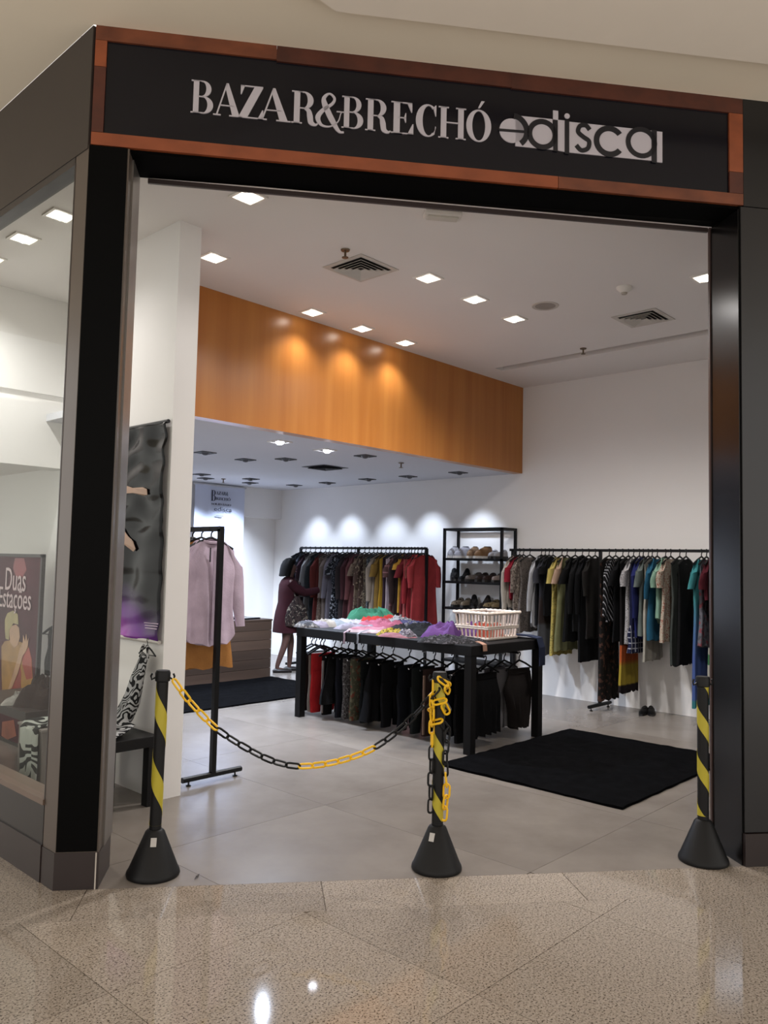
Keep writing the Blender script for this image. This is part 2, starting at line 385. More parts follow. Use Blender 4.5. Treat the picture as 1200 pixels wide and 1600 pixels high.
link('jamb_edge', MB().fbox(SW-.014, SW+.02, -.297, -.28, .0, 3.50), mat('4a3a36', .35), wf)
link('wall_panel', MB().fbox(SW+.004, 5.7, -.012, 0, .17, 3.50), mat('1c1b1c', .3, spec=.5), wf)
link('wall_panel', MB().fbox(SW+.022, 5.7, -.012, 0, 3.505, 4.112), mat('151415', .3, spec=.5), wf)
link('wall_plinth', MB().fbox(SW, 5.7, -.012, .012, 0, .165), mat('2a2120', .35), wf)
# side with the display window (plane x = 1.719)
ws = struct('wall_side', MB().box(1.735, 3.745, .17, 1.80, 9.3, .36).box(1.735, 3.745, 3.48, 1.80, 9.3, 4.11), BROWNG, 'dark brown wall around the display window')
link('fascia_panel', MB().box(1.719, 3.62, 3.49, 1.736, 9.3, 4.108), mat('2e2724', .32, spec=.4, var=.08, vscale=2.), ws)
link('apron_panel', MB().box(1.722, 3.75, .17, 1.736, 9.3, .352), mat('1d1918', .3), ws)
link('plinth', MB().box(1.715, 3.75, 0, 1.80, 9.3, .17), mat('2c2321', .35), ws)
w1 = struct('window_1', MB().box(1.755, 3.74, .375, 1.763, 9.2, 3.47), glassmat(), 'large display window pane beside the black corner pillar')
link('window_sill', MB().box(1.715, 3.75, .352, 1.83, 9.2, .378), mat('6b5a4e', .35), w1)
link('window_frame', MB().box(1.722, 3.75, 3.45, 1.80, 9.2, 3.49).box(1.722, 3.745, .378, 1.79, 3.755, 3.46), mat('2a2422', .35), w1)

# ------------------------------------------------------------------ the sign board
sg = thing('shop_sign', 'long black shop sign with wooden frame and silver lettering', 'sign', fr(.01, -.01, 3.51))
def part_world(name, mb, m, parent, sm=False):
    o = link(name, mb, m, parent, sm=sm); o.matrix_parent_inverse = Matrix.Translation(-Vector(parent.location)) if parent.rotation_euler.z == 0 else (Matrix.Translation(parent.location) @ Matrix.Rotation(parent.rotation_euler.z, 4, 'Z')).inverted()
    return o
part_world('panel', MB().fbox(.05, 3.36, -.03, -.012, 3.56, 4.05), mat('101017', .18, spec=.35, var=.03), sg)
WB1, WB2 = woodmat('5c2f1c', '7a4227', 'X', 3., .45, 40.), woodmat('401d12', '552819', 'X', 3., .45, 40.)
WO = woodmat('7a3c1e', '914a28', 'X', 3., .45, 40.)
zl_, zr_ = fsz(155, 103)[1], fsz(1147, 268)[1]
for s0, s1, z0, z1, m in ((.012, .8865, 4.038, 4.112, WB1), (.887, 2.1125, 4.030, 4.112, WB2), (2.113, 3.425, 4.025, 4.112, WB2),
                          (.012, 2.37, 3.51, 3.572, WO), (2.373, 3.425, 3.51, 3.572, WB1),
                          (.012, .066, zl_, 4.036, WO), (.012, .066, 3.574, zl_-.002, WB2),
                          (3.345, 3.425, zr_, 4.023, WO), (3.345, 3.425, 3.574, zr_-.002, WB2)):
    part_world('frame_board', MB().fbox(s0, s1, -.03, 0, z0, z1), m, sg)

# letters: flat shapes in (s, z), extruded outwards
def ring(cx, cy, rx, ry, irx, iry, a0, a1, ox=0, oy=0, n=22):
    out = []
    for k in range(n+1):
        a = radians(a0+(a1-a0)*k/n); out.append(((cx+rx*cos(a), cy+ry*sin(a)), (cx+ox+irx*cos(a), cy+oy+iry*sin(a))))
    return [[out[k][0], out[k+1][0], out[k+1][1], out[k][1]] for k in range(n)]
def stroke(pts, ws, sub=6):
    P = [Vector((x, y, 0)) for x, y in pts]; Q = []; Wd = []
    for i in range(len(P)-1):
        p0, p1, p2, p3 = P[max(i-1, 0)], P[i], P[i+1], P[min(i+2, len(P)-1)]
        for k in range(sub):
            t = k/sub; Q.append(.5*((2*p1)+(-p0+p2)*t+(2*p0-5*p1+4*p2-p3)*t*t+(-p0+3*p1-3*p2+p3)*t**3)); Wd.append(ws[i]+(ws[i+1]-ws[i])*t)
    Q.append(P[-1]); Wd.append(ws[-1]); e = []
    for i in range(len(Q)):
        d = (Q[min(i+1, len(Q)-1)]-Q[max(i-1, 0)]).normalized(); nn = Vector((-d.y, d.x, 0)); e.append((Q[i]+nn*Wd[i]/2, Q[i]-nn*Wd[i]/2))
    return [[(e[i][0].x, e[i][0].y), (e[i+1][0].x, e[i+1][0].y), (e[i+1][1].x, e[i+1][1].y), (e[i][1].x, e[i][1].y)] for i in range(len(e)-1)]
def rc(x0, y0, x1, y1): return [(x0, y0), (x1, y0), (x1, y1), (x0, y1)]
h_ = .035
def stem(x, w=.17, s=.07): return [rc(x, 0, x+w, 1), rc(x-s, 0, x+w+s, h_), rc(x-s, 1-h_, x+w+s, 1)]
G = {
 'B': (.72, stem(.08)+[rc(.2, 1-h_, .38, 1), rc(.2, .5, .4, .53), rc(.2, 0, .4, h_)]+ring(.36, .755, .27, .245, .11, .21, -90, 90)+ring(.38, .265, .32, .265, .14, .235, -90, 90)),
 'A': (.78, [[(.08, h_), (.12, h_), (.37, .97), (.34, 1)], [(.34, 1), (.40, 1), (.72, h_), (.52, h_), (.33, .80)], rc(.19, .30, .56, .33), rc(0, 0, .21, h_), rc(.44, 0, .8, h_)]),
 'Z': (.66, [[(.02, h_), (.24, h_), (.62, 1-h_), (.40, 1-h_)], rc(.05, 1-h_, .62, 1), rc(.02, 0, .64, h_), [(.05, 1), (.05, .72), (.075, .72), (.16, 1)], [(.64, 0), (.64, .28), (.615, .28), (.50, 0)]]),
 'R': (.80, stem(.08)+[rc(.2, 1-h_, .38, 1), rc(.2, .47, .40, .50)]+ring(.36, .735, .28, .265, .11, .235, -90, 90)+stroke([(.38, .485), (.50, .42), (.545, .26), (.58, .07), (.70, .0), (.78, .05)], [.04, .13, .17, .16, .08, .02])),
 'E': (.66, stem(.08)+[rc(.2, 1-h_, .58, 1), rc(.2, 0, .62, h_), rc(.2, .49, .42, .52), [(.58, 1), (.58, .70), (.555, .70), (.44, 1)], [(.62, 0), (.62, .33), (.595, .33), (.46, 0)], [(.42, .66), (.42, .36), (.40, .36), (.36, .49), (.36, .52), (.40, .66)]]),
 'C': (.72, ring(.38, .5, .37, .515, .19, .475, 52, 308, .03)+[[(.62, .66), (.645, .66), (.645, 1.0), (.62, 1.0), (.55, .92)], [(.62, .34), (.645, .30), (.62, .20), (.55, .10), (.60, .10)]]),
 'H': (.88, stem(.07)+stem(.60)+[rc(.2, .49, .65, .525)]),
 'O': (.78, ring(.39, .5, .38, .515, .20, .475, 0, 360, n=36)),
 'S': (.56, stroke([(.46, .80), (.38, .97), (.20, .96), (.12, .80), (.24, .60), (.40, .44), (.46, .24), (.34, .03), (.16, .03), (.06, .22)], [.03, .05, .06, .12, .17, .17, .12, .06, .05, .03])),
 'L': (.62, stem(.08)+[rc(.2, 0, .56, h_), [(.58, 0), (.58, .33), (.555, .33), (.42, 0)]]),
 'I': (.36, stem(.09)),
 'D': (.80, stem(.08)+[rc(.2, 1-h_, .38, 1), rc(.2, 0, .38, h_)]+ring(.34, .5, .42, .5, .24, .465, -90, 90)),
 '&': (.70, stroke([(.64, -.14), (.52, -.12), (.36, .20), (.20, .62), (.16, .86), (.28, 1.02), (.40, .90), (.36, .72), (.14, .48), (.03, .24), (.12, .02), (.32, 0), (.50, .18), (.56, .44), (.62, .50)], [.05, .08, .14, .14, .09, .05, .06, .07, .10, .12, .07, .035, .025, .02, .02]) + [rc(.46, .47, .66, .50)]),
}
ACC = [[(.36, 1.07), (.42, 1.07), (.56, 1.30), (.46, 1.30)]]
def shape3(mb, poly, tf, d0, d1):
    n = len(poly); vs = [tf(x, y, d0) for x, y in poly]+[tf(x, y, d1) for x, y in poly]
    mb.add(vs, [tuple(range(n)), tuple(range(n, 2*n))]+[(i, (i+1) % n, n+(i+1) % n, n+i) for i in range(n)])
SILVER = mat('b9b3b8', .45, spec=.4, var=.02)
cap, base_z = .168, 3.722
for ch, px0, px1 in zip('BAZAR&BRECHÓ', (297, 333, 372, 404, 455, 495, 534, 571, 611, 650, 686, 729), (332, 376, 411, 452, 497, 541, 568, 611, 648, 685, 730, 768)):
    s0, s1 = fsz(px0, 170)[0], fsz(px1, 200)[0]
    w, shp = G['O' if ch == 'Ó' else ch]; shp = shp+(ACC if ch == 'Ó' else [])
    k = (s1-s0)/(w-.01); mb = MB()
    for p in shp: shape3(mb, p, lambda x, y, d: fr(s0+x*k, d, base_z+y*cap), -.012, -.006)
    part_world('letter', mb, SILVER, sg)
# the word mark at the right end: pale band cut by black rings
def q2(px, py): return fsz(px, py)
def pxring(cx, cy, ro, ri, a0, a1, n=28):
    c = q2(cx, cy); k = abs(q2(cx+10, cy+1)[0]-c[0])/10; kz = abs(q2(cx, cy+10)[1]-c[1])/10
    return ring(c[0], c[1], ro*k, ro*kz, ri*k, ri*kz, a0, a1, n=n)
def pxdisc(cx, cy, r, n=28):
    c = q2(cx, cy); k = abs(q2(cx+10, cy+1)[0]-c[0])/10; kz = abs(q2(cx, cy+10)[1]-c[1])/10
    return [(c[0]+r*k*cos(2*pi*i/n), c[1]+r*kz*sin(2*pi*i/n)) for i in range(n)]
def pxpoly(*pts): return [q2(*p) for p in pts]
wm = MB(); tf = lambda x, y, d: fr(x, d, y)
for p in [pxpoly((806, 179), (864, 185), (866, 233), (806, 227)), pxdisc(800, 203, 19), pxpoly((865, 171), (873, 172), (873, 187), (865, 186)), pxpoly((872, 186), (883, 187), (883, 236), (872, 234)),
          pxdisc(887, 180, 4.2, 14), pxpoly((890, 189), (1020, 203), (1020, 250), (890, 237)), pxpoly((1027, 204), (1036, 205), (1036, 253), (1027, 252))]:
    shape3(wm, p, tf, -.012, -.007)
part_world('word_mark', wm, SILVER, sg)
wk = MB()
for p in (pxring(800, 203, 28, 19.5, -52, 82) + [pxpoly((780, 200), (820, 203), (820, 207), (780, 204)), pxpoly((800, 213), (823, 215), (826, 208), (820, 207), (802, 205.5))][:1]
          + pxring(848, 209, 24, 16, 0, 360) + [pxpoly((865, 186), (872, 187), (872, 236), (865, 235)), pxpoly((883, 187), (890, 188), (890, 240), (883, 239))]
          + stroke([q2(*p) for p in ((922, 202), (916, 195), (907, 196), (904, 205), (912, 213), (921, 220), (919, 231), (909, 234), (901, 226))], [.024]*9)
          + pxring(953, 220, 24.5, 16, 38, 322) + pxring(1003, 222, 24.5, 17, 0, 360) + [pxpoly((1019, 202), (1027, 203), (1027, 254), (1019, 253))]):
    shape3(wk, p, tf, -.0075, -.004)
part_world('word_mark_strokes', wk, mat('1b1b20', .3), sg)

# ------------------------------------------------------------------ ceiling fixtures
FW = mat('e4e0da', .4)
fring = MB(); o_, i_ = .088, .070
for a, b in (((-o_, -o_), (o_, -i_)), ((-o_, i_), (o_, o_)), ((-o_, -i_), (-i_, i_)), ((i_, -i_), (o_, i_))): fring.box(a[0], a[1], -.010, b[0], b[1], 0)
ME_ring = fring.data('frame'); ME_ring.materials.append(FW)
ME_ring_d = ME_ring.copy(); ME_ring_d.materials.clear(); ME_ring_d.materials.append(mat('3a3a3c', .5))
ME_plate = MB().box(-i_, -i_, -.004, i_, i_, -.001).data('reflector')
pl_on = ME_plate.copy(); pl_on.materials.append(emit('fff4e4', 2.5))
pl_off = ME_plate.copy(); pl_off.materials.append(mat('151516', .5))
ME_bulb = smooth(MB().lathe([(.002, -.034), (.022, -.030), (.038, -.018), (.044, -.004)], 16).data('bulb'))
bu_on = ME_bulb.copy(); bu_on.materials.append(emit('fff6ea', 24))
bu_cold = ME_bulb.copy(); bu_cold.materials.append(emit('e8eeff', 24))
bu_off = ME_bulb.copy(); bu_off.materials.append(mat('4a4a4e', .3))
WARM, COLD = (1., .965, .94), (.70, .81, 1.)
def downlight(X, Y, z, lit, label, group, power=0, colr=WARM, aim=(0, 0, -1), angle=158, blend=1., off=(0, 0), soft=.05):
    t = thing('recessed_downlight', label, 'ceiling light', (X, Y, z), 0, group)
    link('frame', ME_ring if lit else ME_ring_d, None, t); link('reflector', pl_on if lit == 1 else pl_off, None, t)
    link('bulb', {0: bu_off, 1: bu_on, 2: bu_cold}[lit], None, t, (off[0], off[1], 0))
    if power:
        l = bpy.data.lights.new('lamp_beam', 'SPOT'); l.energy = power; l.color = colr; l.spot_size = radians(angle); l.spot_blend = blend; l.shadow_soft_size = soft
        lo = bpy.data.objects.new('lamp_beam', l); COL.objects.link(lo); lo.parent = t; lo.location = (0, 0, -.05)
        lo.rotation_euler = Vector(aim).to_track_quat('-Z', 'Y').to_euler()
    return t
LH = 'square white recessed downlight switched on in the high shop ceiling'
for X, Y in ((2.87, 3.88), (3.31, 4.87), (4.64, 3.92), (5.27, 3.94), (5.92, 3.98), (5.97, 2.29)):
    downlight(X, Y, ZC, 1, LH, 'lit downlights in the high ceiling', 36 if X < 3.5 else 235, angle=120 if X < 3.5 else 158)
for X in (4.64, 5.27, 5.89):
    downlight(X, 5.265, ZC, 1, 'square recessed downlight glowing right beside the orange wood bulkhead', 'downlights along the wood bulkhead', 42, angle=125)
for Y in (5.04, 5.616, 6.2):
    downlight(2.236, Y, ZC, 1, 'square recessed downlight above the display window niche', 'downlights in the display niche', 34 if Y < 6 else 120, angle=135 if Y < 6 else 150)
downlight(4.88, 5.96, ZL, 2, 'bright cool recessed lamp in the low ceiling below the bulkhead', None, 560, COLD, soft=.018)
downlight(5.52, 6.01, ZL, 2, 'tilted half-lit recessed lamp next to the bright cool lamp', None, 130, COLD, (.6, .5, -.7), 85, 1., (.02, -.01))
for X, Y in ((4.91, 7.25), (5.53, 7.36), (5.76, 6.92), (6.07, 5.97), (6.16, 9.16), (6.49, 9.55)):
    downlight(X, Y, ZL, 0, 'dark square recessed lamp given an added beam in the low ceiling', 'dark low-ceiling lamps with added beams', 250, COLD, (0, 0, -1), 120, .6)  # beams added to brighten the rear area; the fixtures themselves look unlit
for X, Y in ((7.83, 9.19), (7.84, 8.47), (7.80, 7.62), (7.83, 6.90), (7.83, 6.07)):
    downlight(X, Y, ZL, 0, 'recessed lamp in the low ceiling aimed at the white back wall', 'wall-washing lamps', 95, COLD, (.42, 0, -1), 66, .85, (.03, 0))
for X, Y in ((6.90, 9.04), (7.24, 9.5)):
    downlight(X, Y, ZL, 0, 'recessed lamp in the low ceiling near the white hanging banner', 'lamps near the banner', 300, COLD, (0, .25, -1), 100, .9, (0, .02))
def vent(X, Y, z, sz, label, dark=False):
    t = thing('air_vent', label, 'air vent', (X, Y, z))
    wm_ = mat('c9c4bd', .5) if not dark else mat('2b2b2e', .5)
    link('backing', MB().box(-sz*.8, -sz*.8, -.003, sz*.8, sz*.8, -.001), mat('1b1a1a', .8), t)
    def sq(r0, r1, z0, z1, nm):
        mb = MB()
        for k in range(4):
            a = [(-r1, -r1), (r1, -r1), (r1, r1), (-r1, r1)]; b = [(-r0, -r0), (r0, -r0), (r0, r0), (-r0, r0)]; j = (k+1) % 4
            mb.add([a[k]+(z1,), a[j]+(z1,), b[j]+(z0,), b[k]+(z0,), a[k]+(z1+.003,), a[j]+(z1+.003,), b[j]+(z0+.003,), b[k]+(z0+.003,)], [(0,1,2,3),(7,6,5,4),(0,4,5,1),(2,6,7,3)])
        link(nm, mb, wm_, t)
    sq(sz*.8, sz, -.006, -.006, 'frame')
    for k in range(4): sq(sz*(.12+.17*k), sz*(.24+.17*k), -.006, -.022, 'louvre')
vent(4.16, 4.185, ZC, .205, 'square four-way ceiling air vent between the downlights')
vent(6.62, 3.09, ZC, .205, 'square ceiling air vent close to the long ceiling slot')
vent(6.54, 7.11, ZL, .20, 'dark square air vent in the low ceiling', True)
BRASS = mat('6b5a48', .4, metal=.6)
def sprinkler(X, Y, z, label):
    t = thing('fire_sprinkler', label, 'sprinkler', (X, Y, z))
    link('rosette', MB().lathe([(.001, -.012), (.03, -.010), (.034, -.001)], 14), BRASS, t, sm=True)
    link('stem', MB().tube([(0, 0, -.01), (0, 0, -.055)], .008, 8), BRASS, t); link('deflector', MB().lathe([(.001, -.062), (.024, -.06), (.024, -.056), (.001, -.054)], 12), BRASS, t)
sprinkler(3.836, 4.02, ZC, 'small brass fire sprinkler beside the square ceiling vent')
sprinkler(7.18, 3.99, ZC, 'small fire sprinkler at the edge of the ceiling slot')
sprinkler(6.73, 6.04, ZL, 'small fire sprinkler hanging from the low ceiling near the bulkhead')
sprinkler(6.68, 9.39, ZL, 'small fire sprinkler in front of the hanging white banner')
t = thing('smoke_detector', 'white round smoke detector on the high ceiling', 'detector', (5.79, 2.86, ZC))
link('body', MB().lathe([(.001, -.045), (.03, -.045), (.045, -.03), (.06, -.014), (.062, 0)], 24), FW, t, sm=True)
link('sensor_cap', MB().lathe([(.001, -.06), (.02, -.058), (.026, -.045)], 16), mat('b0a89c', .5), t, sm=True)
t = thing('ceiling_speaker', 'flat round speaker grille set flush in the ceiling', 'speaker', (5.79, 3.58, ZC))
link('rim', MB().lathe([(.095, -.004), (.112, -.006), (.116, 0)], 28), mat('c2bbb3', .5), t); link('grille', MB().lathe([(.001, -.008), (.06, -.007), (.096, -.003)], 28), mat('9d958d', .7, bump=.5, bscale=300), t, sm=True)
t = thing('emergency_light', 'white rectangular emergency light box on the ceiling by the entrance', 'emergency light', (3.82, 3.12, ZC), FA)
bevel(link('housing', MB().box(-.12, -.045, -.03, .12, .045, 0), FW, t), .008); bevel(link('lens', MB().box(-.10, -.03, -.042, .10, .03, -.028), mat('cfcabf', .3), t), .006)
# unseen mall lamp added to light the shop front
for s_, d_ in ((.9, 2.4),):
    p = fr(s_, d_, 4.06)
    downlight(p[0], p[1], 4.06, 1, 'unseen square downlight added in the beige mall ceiling before the shop', 'added mall downlights', 45, (1., .88, .74))
# ------------------------------------------------------------------ hangers and garments (local x = across the shoulders, z up, origin at the neck)
def hang_meshes():
    hk = MB(); pts = [(0, 0, .0), (0, 0, .03)]
    for k in range(9):
        a = radians(-60+k*30); pts.append((.018*cos(a)-.0*k, 0, .058+.018*sin(a)))
    hk.tube(pts, .0055, 6)
    fm_ = MB(); fm_.tube([(-.20, 0, -.075), (-.10, 0, -.03), (0, 0, .004), (.10, 0, -.03), (.20, 0, -.075)], .009, 6).tube([(-.20, 0, -.075), (.20, 0, -.075)], .004, 6)
    a, b = smooth(hk.data('hook')), smooth(fm_.data('shoulders'))
    return a, b
HK, HF = hang_meshes()
HKs, HFs = {}, {}
def hanger(loc, rz, label, group, m=None):
    m = m or PLBLK
    if m.name not in HKs:
        a, b = HK.copy(), HF.copy(); a.materials.append(m); b.materials.append(m); HKs[m.name], HFs[m.name] = a, b
    t = thing('clothes_hanger', label, 'hanger', loc, rz, group)
    link('hook', HKs[m.name], None, t); link('shoulders', HFs[m.name], None, t); return t
def body_mb(L, sw=.21, waist=.19, hem=.24, t=.035, fold=.012, nf=5, seed=0, drop=.075, neck=.06, dip=.03, strap=False, rows=13, n=34, z0=0., hemw=.012, tail=0.):
    rn = random.Random(seed); ph = rn.uniform(0, 6); ph2 = rn.uniform(0, 6)
    rings = []
    for r in range(rows):
        f = r/(rows-1); g = []
        for k in range(n):
            th = 2*pi*k/n; a = cos(th); sn = sin(th); aa = abs(a)
            zt = z0-drop*max(0, (aa-neck/sw)/(1-neck/sw))**1.0
            if aa < neck/sw*1.5: zt -= dip*(1-aa/(neck/sw*1.5))*(1.6 if sn < 0 else .6)
            if f < .35: w = sw+(waist-sw)*(f/.35)
            else: w = waist+(hem-waist)*((f-.35)/.65)**.8
            y = (abs(sn)**.55)*(1 if sn > 0 else -1)*t*(.25+.75*min(1, f*4))*(1+.5*f)
            y += fold*f**.8*(1+.4*f)*sin(nf*a*2.2+ph+(0 if sn > 0 else 1.3)) + .004*sin(9*f+ph2+3*a)
            z = zt*(1-f)+(z0-L)*f + (hemw*sin(nf*a*2+ph2) if r == rows-1 else 0) + tail*a**4*f**3
            g.append((a*w+.006*sin(7*f+ph), y, z))
        rings.append(g)
    return MB().loft(rings, caps=True)
def sleeve_mb(side, sw, ln, drop=.075, r0=.075, r1=.05, out=.06, seed=0, flat=.36):
    rn = random.Random(seed*3+side); rings = []
    path = [(-.07, .045, .030), (-.035, .022, .052), (.0, -.03, r0*.95)]
    m = 8
    for i in range(1, m):
        f = i/(m-1); path.append((.012+out*f**.8+.010*sin(4*f+seed), -.03-ln*f, r0+(r1-r0)*f))
    for i, (dx, dz, r) in enumerate(path):
        f = i/(len(path)-1); tl = .9 if i < 3 else .35*(1-f)          # the tube turns from sideways to hanging
        cy = .006*sin(3*f+seed)-.004*f
        rings.append([(side*(sw-.02+dx)+r*cos(2*pi*k/12)*(1-.08*sin(9*f+k))*(1-.35*tl), cy+r*flat*sin(2*pi*k/12), -drop+dz-side*r*cos(2*pi*k/12)*tl*.9) for k in range(12)])
    return MB().loft(rings)
def leg_mb(x0, w0, w1, L, t=.02, seed=0, z0=0):
    rings = []; m = 9
    for i in range(m):
        f = i/(m-1); w = w0+(w1-w0)*f
        rings.append([(x0*(1+.25*f)+w*cos(2*pi*k/14), t*(abs(sin(2*pi*k/14))**.6)*(1 if sin(2*pi*k/14) > 0 else -1)*(1+.3*f)+.008*sin(6*f+seed), z0-L*f) for k in range(14)])
    return MB().loft(rings)
SEED = [100]
def garment(kind, label, loc, rz, m, L, group, cat=None, sw=.21, waist=None, hem=None, slv=None, m2=None, collar=None, hemband=None, out=None, tilt=0, t=.02):
    """kind: dress / shirt / top / jacket / skirt / trousers; slv: None, 'cap', 'short', 'long'"""
    SEED[0] += 1; sd = SEED[0]
    names = {'dress': 'dress', 'shirt': 'shirt', 'top': 'blouse', 'jacket': 'jacket', 'skirt': 'skirt', 'trousers': 'trousers'}
    o = thing(names[kind], label, cat or names[kind], loc, rz, group)
    if kind == 'trousers':
        z0 = -.07
        link('waistband', MB().loft([[(x*.16+.0, y*.022, z) for x, y in [(cos(2*pi*k/16), sin(2*pi*k/16)) for k in range(16)]] for z in (z0, z0-.04, z0-.2)]), m, o, sm=True)
        for s in (-1, 1): link('trouser_leg', leg_mb(s*.072, .085, .06 if waist is None else waist, L-.2, seed=sd+s, z0=z0-.17), m, o, sm=True)
        if m2: link('side_stripe', MB().box(-.172, -.02, z0-L+.05, -.15, -.012, z0-.05).box(.02, -.036, z0-L+.05, .04, -.028, z0-.25), m2, o)
        return o
    if kind == 'skirt':
        link('waistband', MB().loft([[(cos(2*pi*k/20)*.17, sin(2*pi*k/20)*.024, z) for k in range(20)] for z in (-.07, -.11)]), m, o, sm=True)
        link('skirt_panel', body_mb(L-.1, .17, .2, hem or .26, .035, .018, 6, sd, 0, .01, 0, z0=-.1), m2 or m, o, sm=True); return o
    w = waist or (sw*.92 if kind in ('dress', 'top') else sw); h = hem or (sw*1.15 if kind == 'dress' else sw*1.02)
    link('body', body_mb(L, sw, w, h, t, .006 if t < .03 else .012, random.Random(sd).choice((4, 5, 6)), sd, tail=.06 if kind == 'shirt' else 0), m, o, sm=True)
    if slv:
        ln = {'cap': .10, 'short': .20, 'half': .32, 'long': .52}[slv]
        for s in (-1, 1): link('sleeve', sleeve_mb(s, sw, ln, r0=.078, r1=.07 if ln < .3 else .045, out=out or (.05 if ln > .3 else .07), seed=sd), m2 if m2 else m, o, sm=True)
    if hemband:
        fb = hemband[1]; wb = w+(h-w)*max(0, (fb-.35)/.65)**.8
        link('hem_panel', body_mb(L*(1-fb)+.004, wb+.004, h+.006, h+.01, t*1.35+.004, .006, 5, sd, 0, .01, 0, z0=-L*fb), hemband[0], o, sm=True)
    if collar or kind in ('shirt', 'jacket'):
        link('collar', MB().tube([(.066*cos(a), .020*sin(a)-.002, -.012+.012*sin(a)) for a in [2*pi*k/14 for k in range(14)]], .011, 6, close=True), collar or m, o, sm=True)
    return o

# ------------------------------------------------------------------ clothes rails
def rail(name, label, X, Y0, Y1, zr, posts, foot, group=None, w=.03):
    t = thing(name, label, 'clothes rack', (X, posts[0], 0), 0, group)
    oy = posts[0]
    link('top_bar', MB().bar((0, Y0-oy, zr), (0, Y1-oy, zr), w), MBLACK, t)
    for py in posts:
        link('post', MB().bar((0, py-oy, .035), (0, py-oy, zr), w), MBLACK, t)
        f = link('foot', MB().tube([(-foot, py-oy, .045), (foot, py-oy, .045)], .019, 10), MBLACK, t)
        for s in (-1, 1): link('levelling_foot', MB().lathe([(.016, 0), (.018, .006), (.006, .010), (.005, .03)], 10, (s*(foot-.05), py-oy, 0)), PLBLK, f)
    return t
RXR, ZR = 8.0, 1.712
rail('clothes_rack', 'long black metal clothes rail along the white back wall', RXR, 5.40, 2.35, ZR, (4.22, 5.36, 2.62), .24)
RXM = 7.75
def ym(px): return on(px, 857, 0, RXM)[1]
def yr(px): return on(px, 860, 0, RXR)[1]
rail('clothes_rack', 'wide black metal clothes rail full of reds and browns behind the table', RXM, ym(470), ym(667), 1.717, (ym(667), ym(560), ym(470)), .22)

